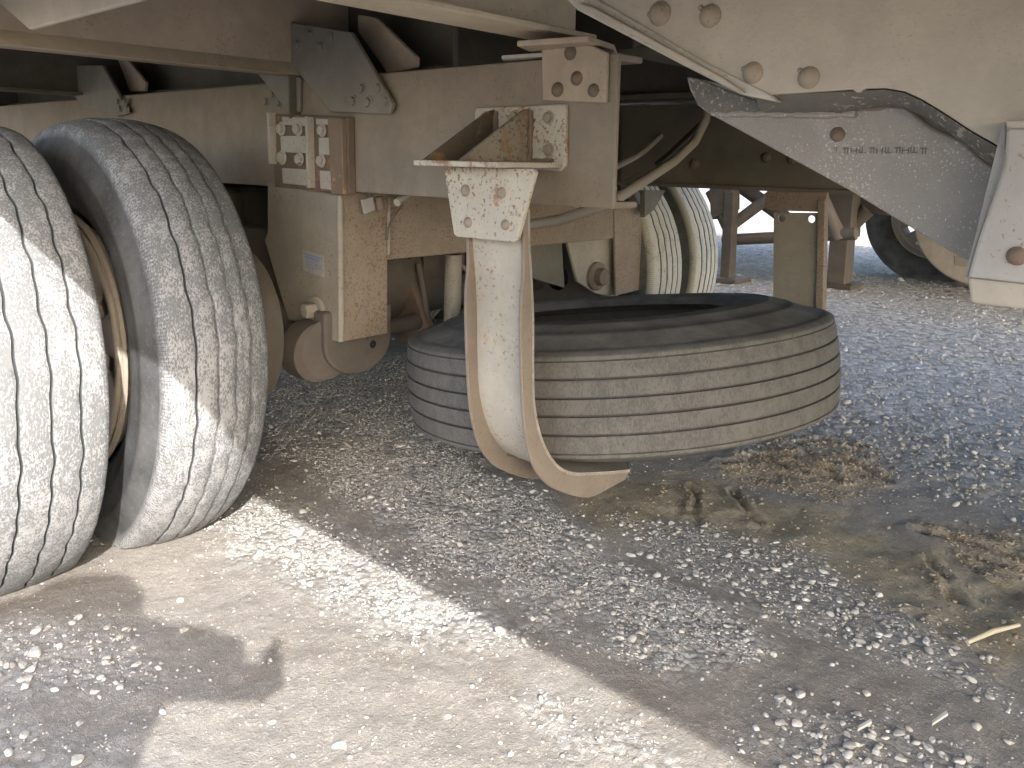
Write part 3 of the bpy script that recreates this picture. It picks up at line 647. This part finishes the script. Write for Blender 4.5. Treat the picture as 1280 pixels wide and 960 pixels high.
c = at(393, 432, 'Y', YH+.12); disc('bushing', c[0]-.03, YH+.05, c[2], .072, .07, 'Y', M['axle'], ta)
c = at(408, 435, 'Y', YH+.06); disc('bushing', c[0], YH+.045, c[2], .075, .03, 'Y', M['brown'], ta)
# axle, drums, chamber, shock absorber
YA, ZA = 1.83, .475
ax_ = make('axle', MB().tube([(.84, YA, ZA), (2.75, YA+.14, ZA)], .062, 24), M['brown'], T, smooth=True)
for x in (.86, 2.30): make('brake_drum', MB().lathe([(0, .05), (0, .20), (.02, .205), (.17, .205), (.18, .19), (.18, .05)], (x, YA, ZA), 'X', 48), M['axle'], ax_, smooth=True)
make('axle_seat', MB().box((1.17, YA-.02, .42), (1.29, YA+.25, .70)), M['axle'], ax_, .012)
make('air_spring', MB().lathe([(0, .001), (0, .10), (.02, .12), (.06, .125), (.09, .115), (.12, .125), (.16, .12), (.18, .09), (.18, .001)], (1.21, 2.35, .62), 'Z', 32), M['axle'], T, smooth=True)
m = MB().lathe([(0, .001), (0, .06), (.03, .078), (.07, .08), (.075, .086), (.085, .086), (.09, .08), (.15, .075), (.17, .05), (.17, .001)], (1.55, YA-.05, .60), 'X', 36)
make('brake_chamber', m, M['axle'], ax_, smooth=True)
make('brake_chamber', MB().lathe([(0, .001), (0, .11), (.02, .13), (.28, .13), (.30, .11), (.30, .001)], (1.36, YA+.02, .55), 'X', 36), M['axle'], ax_, smooth=True)
make('slack_adjuster', MB().prism([(1.50, YA-.2, .40), (1.50, YA-.06, .36), (1.50, YA-.02, .52), (1.50, YA-.10, .56)], (.03, 0, 0)), M['rusty'], ax_, .006)
make('shock_absorber', MB().tube([at(567, 318, 'Y', 1.62), at(565, 410, 'Y', 1.62)], .024, 20), M['hang'], T, smooth=True)
for (p, q) in (((RX-.004, YH+.30, ZB-.004), (RX-.004, YH+.005, ZB-.004)), ((xe+.004, YH-.001, .80), (xe+.004, YH-.001, .66))):
    p, q = np.array(p), np.array(q); make('weld_bead', MB().tube([p+(q-p)*k/24 for k in range(25)], [random.uniform(.003, .0055) for _ in range(25)], 8), M['hang'], hg, smooth=True)
# hoses
make('air_hose', MB().tube([at(u, v, 'X', xx) for u, v, xx in [(884, 132, 2.2), (882, 150, 2.15), (868, 178, 2.1), (842, 202, 1.95), (805, 226, 1.7), (768, 250, 1.5), (735, 263, 1.5), (700, 275, 1.52), (655, 282, 1.54)]], .013, 14), M['hose'], T, smooth=True)
make('air_hose', MB().tube([at(u, v, 'X', 2.2) for u, v in [(905, 120), (880, 150), (838, 190), (820, 205)]], .006, 10), M['black'], T, smooth=True, label='thin black line beside the grey hose')
make('dark_bracket', MB().prism([at(u, v, 'Y', 1.5) for u, v in [(806, 238), (832, 238), (818, 262), (806, 272)]], (0, .02, 0)), M['dark'], T, .002)

for k, (ym, zz) in enumerate(((1.40, .98), (1.9, .93), (2.3, .90))):
    make('air_line', MB().tube(spline([(RX+.03, ym, ZB-.02), (RX+.25, ym+.05, zz-.1), (RX+.6, ym+.02, zz-.16), (FX-.25, ym-.03, zz-.08), (FX-.03, ym, zz)], 6), .009, 8), M['black' if k else 'hose'], T, smooth=True)
make('air_line', MB().tube(spline([(1.5, YA-.1, .62), (1.46, YA-.25, .74), (1.38, YA-.22, .84), (1.3, YA, .90)], 6), .008, 8), M['black'], T, smooth=True)
make('air_line', MB().tube(spline([(1.62, YA-.1, .62), (1.66, YA-.3, .55), (1.8, YA-.24, .60), (1.85, YA, .80)], 6), .008, 8), M['hose'], T, smooth=True)
make('push_rod', MB().tube([(1.52, YA-.17, .42), (1.52, YA-.12, .60)], .008, 8), M['brown'], T, smooth=True)
make('cam_tube', MB().tube([(1.05, YA-.14, .44), (1.52, YA-.14, .44)], .022, 14), M['brown'], T, smooth=True)
make('air_tank', MB().lathe([(0, .001), (.01, .06), (.04, .11), (.08, .125), (.7, .125), (.74, .11), (.77, .06), (.78, .001)], (1.38, 2.45, .90), 'X', 32), M['dark'], T, smooth=True)
# ------------------------------------------------------------------ wheels
def wheel(x0, x1, R, yc, zc, mt, grooves, out=-1, rimmat='rim', nseg=300, zig=60, name='wheel', parent=T, label=None, flat=.02, rin=.292, crown=.010):
    xm = (x0+x1)/2; W = x1-x0; xd = x0+.022 if out < 0 else x1-.022
    # dished disc with hand holes
    m = MB(); nh = 10; vs = []; rr_ = [.07, .115, .125, .165, .235, .262]; dd = [.045, .040, .030, .012, .004, .0]
    n_ = 80
    for q in range(n_):
        a = 2*math.pi*q/n_
        for r_, d_ in zip(rr_, dd): vs.append((xd-out*0+(-out)*d_, yc+r_*math.cos(a), zc+r_*math.sin(a)))
    k_ = len(rr_); fs = []
    for q in range(n_):
        for p in range(k_-1):
            if p == 3 and (q % 8) in (0, 1, 2): continue
            fs.append((q*k_+p, ((q+1) % n_)*k_+p, ((q+1) % n_)*k_+p+1, q*k_+p+1))
    m.add(vs, fs); m.add([(xd-out*.055, yc+.07*math.cos(2*math.pi*q/24), zc+.07*math.sin(2*math.pi*q/24)) for q in range(24)], [tuple(range(24))])
    o = make(name, m, M[rimmat], parent, 0, True, label=label, origin=(xd, yc, zc))
    s = o.modifiers.new('thick', 'SOLIDIFY'); s.thickness = .010
    prof = [(-W/2+.012, .305), (-W/2+.014, .312), (-W/2+.022, .312), (-W/2+.026, .292), (-W/2+.05, .284), (-W/2+.08, .262), (W/2-.08, .262), (W/2-.05, .284), (W/2-.026, .292), (W/2-.022, .312), (W/2-.014, .312), (W/2-.012, .305),
            (W/2-.03, .283), (W/2-.055, .275), (W/2-.085, .252), (-W/2+.085, .252), (-W/2+.055, .275), (-W/2+.03, .283), (-W/2+.012, .305)]
    make('rim', MB().lathe([(a, b*.965*rin/.292) for a, b in prof], (xm, yc, zc), 'X', 96), M[rimmat], o, 0, True)
    hb = MB().lathe([(0, .001), (0, .06), (.02*-out*-1, .075), (.10*-out*-1, .08)], (xd-out*-.0, yc, zc), 'X', 32)
    make('hub', hb, M['axle'], o, 0, True)
    t = tyre(o, (xm, yc, zc), R, W-.02, mt, grooves, rin=rin, nseg=nseg, zig=zig, flat=flat, crown=crown)
    return o
GI = [(.22, .005, .008, .0024), (.43, .006, .005, .0028), (.62, .006, .004, .0028), (.80, .006, .005, .0025)]
GO = [(.16, .005, .008, .0025), (.38, .005, .008, .0028), (.60, .005, .008, .0028), (.81, .005, .008, .0028)]
wheel(.644, .884, .486, 1.89, .486, M['tyre_inner'], GI, nseg=420, zig=46, flat=.082, crown=.022, rin=.275, label='inner wheel of the near pair, shadow line across its tread')
wheel(.308, .578, .478, 1.90, .476, M['tyre_near'], GO, nseg=420, zig=46, flat=.084, crown=.014, label='outer wheel of the near pair, cut off by the left edge')
GF = [(.2, .008, .01, .003), (.4, .008, .01, .003), (.6, .008, .01, .003), (.8, .008, .01, .003)]
wheel(2.40, 2.63, .482, 1.97, .495, M['tyre_far'], GF, out=1, nseg=240, zig=40, label='inner wheel of the far pair')
wheel(2.80, 3.02, .482, 2.03, .495, M['tyre_far'], GF, out=1, nseg=240, zig=40, label='outer wheel of the far pair')

for xa, xb in ((.284, .55), (.606, .846), (2.40, 2.62), (2.80, 3.02)): wheel(xa, xb, .48, 3.12, .495, M['tyre_far'], GF, out=-1 if xa < 1 else 1, nseg=120, zig=40, label='wheel of the rear axle, in deep shade')
make('axle', MB().tube([(.84, 3.12, .475), (2.8, 3.12, .475)], .062, 20), M['axle'], T, smooth=True)
for x in (1.2, 2.25): make('suspension_hanger', MB().box((x-.06, 2.42, .45), (x+.06, 2.62, ZB-.004)), M['hang'], T, .004)
make('slider_crossmember', MB().box((1.24, 2.62, .62), (2.28, 2.66, ZT-.01)), M['dark'], T, .003)

# ------------------------------------------------------------------ spare carrier (fixed to the rails)
X0 = RX-.012
bp = make('spare_carrier', PL('X', X0, [(593, 135), (706, 130), (706, 206), (698, 214), (593, 206)], .0115), M['carrier'], T, .003)
bolts(bp, 'X', X0, [(644, 146), (686, 147), (686, 187), (607, 147), (650, 187)], 6.5, 'hex', 'bolt')
# shelf: level plate from the backing plate towards the arm
zs = at(668, 210, 'X', 1.02)[2]
shelf = [at(u, v, 'Z', zs) for u, v in [(541, 204), (668, 209), (700, 214)]]
yl, yr_ = at(593, 205, 'X', X0)[1], at(704, 214, 'X', X0)[1]
sh = MB().prism([(.93, 1.06, zs), (.93, .865, zs), (X0-.001, yr_, zs), (X0-.001, yl+.02, zs)], (0, 0, .009))
make('shelf_plate', sh, M['carrier'], bp, .0015)
for ya, yb in ((1.072, 1.072), (.985, .985)):
    pts = [(.96, ya, zs+.0095), (X0-.0005, ya, zs+.0095), (X0-.0005, ya, zs+.105), (X0-.02, ya, zs+.100)]
    make('gusset', MB().prism(pts, (0, -.008, 0)), M['weldrust'] if ya > 1 else M['flaky'], bp, .001)
    make('weld_bead', MB().tube([(X0-.004, ya-.012+random.uniform(-.0015, .0015), zs+.012+.09*k/14) for k in range(15)], [random.uniform(.0035, .006) for k in range(15)], 8), M['rusty'], bp, smooth=True)
make('weld_bead', MB().tube([(X0-.004, 1.03-.11*k/18, zs+.011) for k in range(19)], [random.uniform(.003, .006) for k in range(19)], 8), M['rusty'], bp, smooth=True)
# tapered strap plate
XT = .985
tp = make('strap_plate', PL('X', XT, [(555, 213), (561, 209), (667, 211), (669, 216), (646, 300), (642, 303), (571, 296), (567, 293)], .009), M['carrier'], bp, .002)
bolts(bp, 'X', XT, [(582, 238), (627, 241), (585, 278), (632, 281)], 6.5, 'dome', 'bolt')
# J-shaped channel arm: web against the tyre, flanges outwards
def arm(name, Yn, Yf, web, lip, mat, matside, parent, mirror=None, tw=.007):
    """web / lip: paths (x,z); channel between Yn (near side) and Yf"""
    web = [np.array(p) for p in web]; lip = [np.array(p) for p in lip]; n_ = len(web)
    def yn(i): return Yn
    vs, fs = [], []
    W_ = [(Yn, p) for p in web]
    m = MB(); nrm = []
    for i in range(n_):
        t = web[min(i+1, n_-1)]-web[max(i-1, 0)]; t /= np.linalg.norm(t); nrm.append(np.array([t[1], -t[0]])*-1)
    taper = [1 if i < n_-6 else 1-(i-(n_-6))*.13 for i in range(n_)]
    Yc, hw = (Yn+Yf)/2, (Yf-Yn)/2
    ring = []
    for i in range(n_):
        for s in (-1, 1):
            p = web[i]; ring.append((p[0], Yc+s*hw*taper[i], p[1]))
        for s in (-1, 1):
            p = web[i]+nrm[i]*-tw*WS; ring.append((p[0], Yc+s*hw*taper[i], p[1]))
    fs = []
    for i in range(n_-1):
        a, b = 4*i, 4*(i+1)
        fs += [(a, b, b+1, a+1), (a+2, a+3, b+3, b+2), (a, a+2, b+2, b), (a+1, b+1, b+3, a+3)]
    fs += [(0, 1, 3, 2), (4*n_-4, 4*n_-2, 4*n_-1, 4*n_-3)]
    w_ = make(name, MB().add(ring, fs), mat, parent, .001)
    for s in (-1, 1):
        ring = []
        for i in range(n_):
            y_o = Yc+s*hw*taper[i]; y_i = y_o-s*tw
            for y in (y_o, y_i):
                for q in (web[i], lip[i]): ring.append((q[0], y, q[1]))
        fs = []
        for i in range(n_-1):
            a, b = 4*i, 4*(i+1)
            fs += [(a, a+1, b+1, b), (a+2, b+2, b+3, a+3), (a+1, a+3, b+3, b+1), (a, b, b+2, a+2)]
        fs += [(0, 2, 3, 1), (4*n_-4, 4*n_-3, 4*n_-1, 4*n_-2)]
        make('flange', MB().add(ring, fs), matside, parent, .0015)
    return w_
WS = 1
YN, YF = .872, 1.008
wpx = [(663, 262), (663, 300), (666, 350), (668, 400), (668, 460), (670, 510), (680, 552), (696, 579), (716, 590), (745, 590), (775, 588), (805, 584)]
lpx = [(652, 262), (655, 300), (655, 345), (652, 380), (652, 440), (655, 520), (662, 565), (674, 594), (695, 612), (735, 622), (768, 607), (800, 590)]
web = spline([at(u, v, 'Y', YN)[[0, 2]] for u, v in wpx]); lip = spline([at(u, v, 'Y', YN)[[0, 2]] for u, v in lpx])
arm('carrier_arm', YN, YF, web, lip, M['arm'], M['armside'], bp)
for u, v in ((590, 306), (634, 310)):
    c = at(u, v, 'X', at(663, 305, 'Y', YN)[0]-.001); make('bolt_hole', MB().lathe([(0, .0055), (-.0012, .0055), (-.0012, .001)], c, 'X', 16), M['black'], bp)
# far side arm post with its rusty bracket
XP = FX-.03
fp = make('spare_carrier', PL('X', XP, [(957, 240), (1034, 240), (1032, 258), (1028, 265), (966, 263), (956, 260)], .014), M['hangb'], T, .002, label='far spare carrier post with two holes')
ps = make('carrier_arm', PLH('X', XP+.004, [(967, 266), (1024, 266), (1021, 402), (966, 400)], [(977, 273, .011), (1014, 274, .011)], .008), M['hang'], fp, .002)
make('flange', PL('X', XP-.012, [(1022, 250), (1031, 250), (1028, 402), (1019, 402)], .028), M['hangb'], fp, .002)

# ------------------------------------------------------------------ big side plates close to the lens (front support of the trailer)
XN = .90
np_ = make('side_plate', PL('X', XN, [(735, -60), (735, 0), (780, 22), (880, 82), (958, 119), (1020, 115), (1066, 112), (1070, 116), (1076, 115), (1080, 111), (1105, 110), (1130, 114), (1152, 124), (1180, 141), (1215, 164), (1256, 187), (1262, 152), (1340, 152), (1340, -60)], .012), M['near'], T, .003)
bolts(np_, 'X', XN, [(825, 17), (888, 20), (941, 91), (1011, 97)], 13, 'dome', 'bolt')
bolts(np_, 'X', XN, [(812, 18), (876, 10), (930, 86), (1000, 88)], 3.5, 'dome', 'bolt')
# rolled lower edge of the plate
lo = [(945, 120), (1000, 117), (1066, 114), (1105, 112), (1130, 116), (1152, 126), (1180, 143), (1215, 166), (1250, 186)]
lw = [(955, 142), (1000, 142), (1060, 141), (1100, 134), (1130, 136), (1152, 146), (1180, 163), (1212, 186), (1245, 212)]
m = MB(); vs = []
for (a, b), (c_, d_) in zip(lo, lw):
    p = at(a, b, 'X', XN+.003); q = at(c_, d_, 'X', XN+.035); vs += [p, (p+q)/2+np.array([-.004, 0, -.003]), q, q+np.array([.008, 0, .004]), p+np.array([.010, 0, 0])]
fs = [(5*i+k, 5*i+(k+1) % 5, 5*i+5+(k+1) % 5, 5*i+5+k) for i in range(len(lo)-1) for k in range(5)]+[(0, 1, 2, 3, 4), tuple(5*(len(lo)-1)+k for k in (4, 3, 2, 1, 0))]
make('rolled_edge', m.add(vs, fs), M['soot'], np_, 0, True)
# sloping flange along the front edge
m = MB().prism([at(u, v, 'X', XN-.004) for u, v in [(690, -20), (735, -8), (882, 78), (962, 118), (972, 128), (925, 118), (850, 80), (720, 12)]], (.030, 0, 0))
make('edge_flange', m, M['pale'], np_, .003)
make('edge_flange', PL('X', XN-.014, [(720, 3), (740, 8), (905, 98), (930, 116), (916, 113), (850, 78)], .010), M['near'], np_, .002)
# triangular brace behind it
XG = XN+.037
tb = make('brace_plate', PL('X', XG, [(858, 96), (870, 98), (930, 110), (1020, 100), (1150, 110), (1275, 150), (1258, 215), (1212, 327), (1200, 322), (1060, 237), (884, 141), (872, 132), (862, 112)], .009), M['galv'], T, .002)
make('brace_nose', PL('X', XG-.004, [(860, 97), (872, 98), (905, 112), (950, 128), (958, 144), (900, 142), (884, 140), (871, 130)], .004), M['soot'], tb, .001)
path = [at(890+ (i*9), 143+random.uniform(-1.2, 1.2)-(1 if i > 20 else 0), 'X', XG-.003) for i in range(21)]
make('weld_bead', MB().tube(path, [random.uniform(.002, .0045) for _ in path], 8), M['galv'], tb, smooth=True)
path = [at(u, v, 'X', XG-.002) for u, v in [(1062, 143), (1072, 136), (1095, 136), (1120, 131), (1135, 137), (1165, 160), (1200, 176), (1228, 200), (1246, 213)]]
make('crack', MB().tube(spline(path, 4), .0022, 6), M['boltdark'], tb)
bolts(tb, 'X', XG, [(1047, 168)], 9, 'dome', 'boltdark')
for k in range(11): 
    u = 1046+k*10.8; c = at(u, 188+random.uniform(-.6, .6), 'X', XG-.0005); mb = MB()
    for q in range(3):
        if (k+q) % 3: mb.box(c+np.array([0, -.003+.003*q, -.0035]), c+np.array([.0014, -.0018+.003*q, .0035]))
        else: mb.box(c+np.array([0, -.003, -.0032+.0026*q]), c+np.array([.0015, .0032, -.002+.0026*q]))
    make('stamped_mark', mb, M['soot'], tb)
# channel bracket at the right border
rb = make('leg_bracket', PL('X', XN-.02, [(1258, 152), (1340, 152), (1340, 352), (1290, 356), (1209, 347), (1222, 300), (1255, 206)], .010), M['lilac'], T, .003)
make('bracket_lip', MB().prism([at(u, v, 'X', XN-.021) for u, v in [(1209, 347), (1290, 356), (1340, 352), (1340, 392), (1280, 387), (1213, 379)]], (.012, 0, 0)), M['near'], rb, .003)
make('bracket_side', MB().prism([at(u, v, 'X', XN-.009) for u, v in [(1209, 347), (1222, 300), (1255, 206), (1258, 152)]]+[at(1258, 152, 'X', XN-.009)+np.array([.045, 0, 0]), at(1209, 347, 'X', XN-.009)+np.array([.045, 0, 0])], (0, .003, 0)), M['lilac'], rb, .001)
bolts(rb, 'X', XN-.02, [(1271, 320)], 11, 'dome', 'rusty')
make('bracket_cap', MB().prism([at(u, v, 'X', XN-.03) for u, v in [(1256, 150), (1340, 148), (1340, 160), (1258, 160)]], (.03, 0, 0)), M['near'], rb, .002)
# cream corner plate at the top left
make('corner_plate', PL('X', .5, [(-60, -60), (-10, -4), (36, 37), (175, 0), (300, -60)], .010), M['near'], T, .003)

# ------------------------------------------------------------------ spare tyre
nrm = np.array([0, 0, 1.0]); 
C0 = np.array([1.61, 1.09, .412]); RS = .505
tiltR = Matrix.Rotation(math.radians(-90), 3, 'Y')   # local X -> world Z
# tilt: up towards picture right (_r0), slightly down away from the lens
rt = Vector(_r0); fw = Vector((math.cos(yaw), math.sin(yaw), 0))
R1 = Matrix.Rotation(math.radians(-5.0), 3, fw) @ Matrix.Rotation(math.radians(-6.0), 3, rt) @ tiltR
GS = [(.03, .003, .003, 0), (.225, .0055, .007, 0), (.42, .0055, .007, 0), (.60, .005, .007, 0), (.79, .005, .006, 0), (.965, .003, .003, 0)]
sp = tyre(None, C0, RS, .208, M['tyre_spare'], GS, rin=.285, rot=np.array(R1), nseg=360, zig=40, bulge=.006, name='spare_tyre', wob=.004, jitter=.0002, splay=.055)
sp['label'] = 'worn spare tyre without a rim lying flat on the carrier arms under the trailer'; sp['category'] = 'tyre'

# ------------------------------------------------------------------ neighbouring trailer in the background
B = empty('parked_trailer', (5.3, 2.4, 0), 'rusty brown landing legs and braces of a trailer parked behind', 'trailer')
def g(u, v, x): return at(u, v, 'X', x)
for (ub, ut, x) in ((908, 908, 5.19), (1048, 1052, 5.55)):
    p = g(ub, 371, x); p[2] = GL; q = p.copy(); q[2] = .62; t_ = .045 if x < 5.4 else .075
    lg = make('landing_leg', MB().box((p[0]-t_, p[1]-t_*.8, .03), (p[0]+t_, p[1]+t_*.8, .70)), M['legs'] if x < 5.4 else M['axle'], B, .006)
    if x > 5.4: make('landing_leg', MB().box((p[0]-t_*1.3, p[1]-t_*1.1, .42), (p[0]+t_*1.3, p[1]+t_*1.1, 1.0)), M['axle'], B, .006)
    make('foot_plate', MB().box((p[0]-.12, p[1]-.12, GL), (p[0]+.12, p[1]+.12, GL+.03)), M['legs'], lg, .004)
def br(u0, v0, u1, v1, x, r_, mt='legs'): return make('brace', MB().tube([g(u0, v0, x), g(u1, v1, x)], r_, 12), M[mt], B, smooth=True)
br(890, 238, 912, 285, 5.2, .05); br(910, 285, 990, 225, 5.25, .04, 'brown'); br(905, 300, 1070, 292, 5.3, .040, 'axle'); br(925, 232, 985, 275, 5.4, .05, 'axle'); br(1022, 238, 1050, 300, 5.3, .05, 'axle')
br(1045, 300, 1085, 262, 5.6, .05, 'axle')
make('leg_box', MB().prism([g(u, v, 5.15) for u, v in [(886, 225), (915, 225), (915, 262), (888, 275)]], (.12, 0, 0)), M['legs'], B, .006)
make('frame_beam', MB().prism([g(u, v, 5.6) for u, v in [(1040, 236), (1120, 236), (1110, 270), (1060, 265)]], (.15, 0, 0)), M['legs'], B, .006)
make('frame_beam', MB().box((5.1, .2, 1.15), (5.3, 7, 1.45)), M['legs'], B, .01)
make('deck', MB().box((4.9, -2.5, 1.46), (7.4, 12, 1.55)), M['deck'], B, .01)
# truck wheel with pale rim and round tank end in front of it
K = empty('parked_truck', (6.6, 1.6, 0), 'truck wheel with cream rim seen low behind the brace plate at right', 'truck')
wc = g(1172, 287, 6.5); wc[2] = .49
wr_ = wheel(6.40, 6.67, .50, wc[1], .53, M['tyre_bg'], GF, out=-1, nseg=160, parent=K)
c = g(1236, 275, 6.15)
tk = make('fuel_tank', MB().lathe([(0, .001), (0, .42), (.006, .445), (.02, .455), (.18, .455), (.18, .001)], (6.10, c[1], c[2]), 'X', 64), M['rim'], K, 0, True)
make('tank_label', PL('X', 6.095, [(1194, 320), (1213, 322), (1213, 334), (1194, 332)], .003), M['hang'], tk)
make('chassis_rail', MB().box((6.5, -3, .95), (6.6, 5.5, 1.2)), M['axle'], K, .01)
make('axle', MB().tube([(6.6, wc[1], .5), (8.4, wc[1], .5)], .08, 20), M['axle'], K, smooth=True)

# dry stalk on the mud
a, b = at(1209, 803, 'Z', GL+.008), at(1274, 781, 'Z', GL+.008)
st = make('dry_stalk', MB().tube([a, (a+b)/2+np.array([0, .002, .003]), b], [.0035, .0045, .003], 8), N('straw').fin((.42, .38, .28), .8), None, smooth=True)
st['label'] = 'pale dry stalk lying on the olive mud at the right edge'; st['category'] = 'stalk'
for (u0, v0, u1, v1) in ((1072, 915, 1090, 905), (1165, 908, 1185, 895)):
    a, b = at(u0, v0, 'Z', GL+.008), at(u1, v1, 'Z', GL+.008)
    o = make('wood_chip', MB().prism([a, b, b+np.array([.006, .004, .001]), a+np.array([.007, .003, 0])], (0, 0, .004)), M['stonebig'], None, .001)
    o['label'] = 'pale splinter among the stones, the left one of the two' if u0 < 1100 else 'pale splinter among the stones, the right one of the two'; o['category'] = 'wood chip'

# ------------------------------------------------------------------ the photographer (behind the lens; throws the shadow)
def skin_body(name, verts, edges, radii, mat, root=0, sub=2, parent=None):
    me = bpy.data.meshes.new(name); c = np.array(verts).mean(0); me.from_pydata([tuple(np.array(p)-c) for p in verts], edges, [])
    o = bpy.data.objects.new(name, me); COL.objects.link(o)
    s = o.modifiers.new('skin', 'SKIN')
    for i, r_ in enumerate(radii): me.skin_vertices[0].data[i].radius = (r_, r_) if not hasattr(r_, '__len__') else r_
    me.skin_vertices[0].data[root].use_root = True
    o.modifiers.new('sub', 'SUBSURF').levels = sub; o.modifiers['sub'].render_levels = sub
    me.materials.append(mat)
    if parent: o.parent = parent; o.location = Vector(c)-wpos(parent)
    else: o.location = Vector(c)
    return o
PR = empty('person', (-.62, -.55, 0), 'person stooping behind the lens, holding a phone out with both hands', 'person')
PV = [(-.74, -.62, .78), (-.66, -.44, .96), (-.54, -.26, 1.10), (-.48, -.17, 1.13), (-.43, -.10, 1.16), (-.37, -.05, 1.22), (-.34, -.01, 1.29),
      (-.43, -.30, 1.14), (-.24, -.10, 1.10), (-.05, -.03, .965),
      (-.58, .00, 1.17), (-.36, .12, 1.10), (-.12, .06, .98),
      (-.62, -.72, .76), (-.48, -.45, .42), (-.54, -.66, .08), (-.46, -.54, .03),
      (-.84, -.56, .76), (-.76, -.28, .42), (-.86, -.48, .08), (-.78, -.36, .03)]
PE = [(0, 1), (1, 2), (2, 3), (3, 4), (4, 5), (5, 6), (2, 7), (7, 8), (8, 9), (2, 10), (10, 11), (11, 12), (0, 13), (13, 14), (14, 15), (15, 16), (0, 17), (17, 18), (18, 19), (19, 20)]
PRD = [.16, .19, .20, .16, .14, .125, .09, .085, .060, .036, .12, .08, .040, .10, .07, .045, .04, .10, .07, .045, .04]
skin_body('body', PV, PE, PRD, M['cloth'], 0, 2, PR)
cr_ = Vector(_r0); cf = Vector((math.cos(yaw), math.sin(yaw), 0)); base = Vector((0, 0, CAM_H))-cf*.012-cr_*.055
for i, (side, off) in enumerate(((1, .100), (-1, .10))):
    hc = base+cr_*side*off*.7+Vector((0, 0, .028))
    HV = [tuple(hc-cf*.045+cr_*side*.02)]; HE = []; HR = [.034 if side == 1 else .027]
    for k in range(4):
        b0 = hc+Vector((0, 0, .035-.022*k))+cr_*side*.02
        i0 = len(HV); HV += [tuple(b0-cf*.02), tuple(b0+cf*.006+cr_*side*.012), tuple(b0+cf*.020-cr_*side*(.004+.002*k))]; HR += [.009, .0085, .007]; HE += [(0, i0), (i0, i0+1), (i0+1, i0+2)]
    i0 = len(HV); HV += [tuple(hc-cf*.03-Vector((0, 0, .03))), tuple(hc-cf*.022-cr_*side*.03-Vector((0, 0, .02)))]; HR += [.011, .008]; HE += [(0, i0), (i0, i0+1)]
    if side == 1:   # keep fingers clear of the lens
        HV = [tuple(Vector(p)-cf*.012) for p in HV]
    skin_body('hand', HV, HE, HR, M['skin'], 0, 1, PR)
ph = empty('phone', base, 'black phone held level in both hands of the stooping person', 'phone')
R2 = Matrix((cr_, cf, Vector((0, 0, 1)))).transposed()
m = MB(); m.box((-.075, -.016, -.032), (.078, -.008, .032)); m.v = [tuple(R2 @ Vector(p)+base) for p in m.v]
make('phone_body', m, M['phone'], ph, .0035)
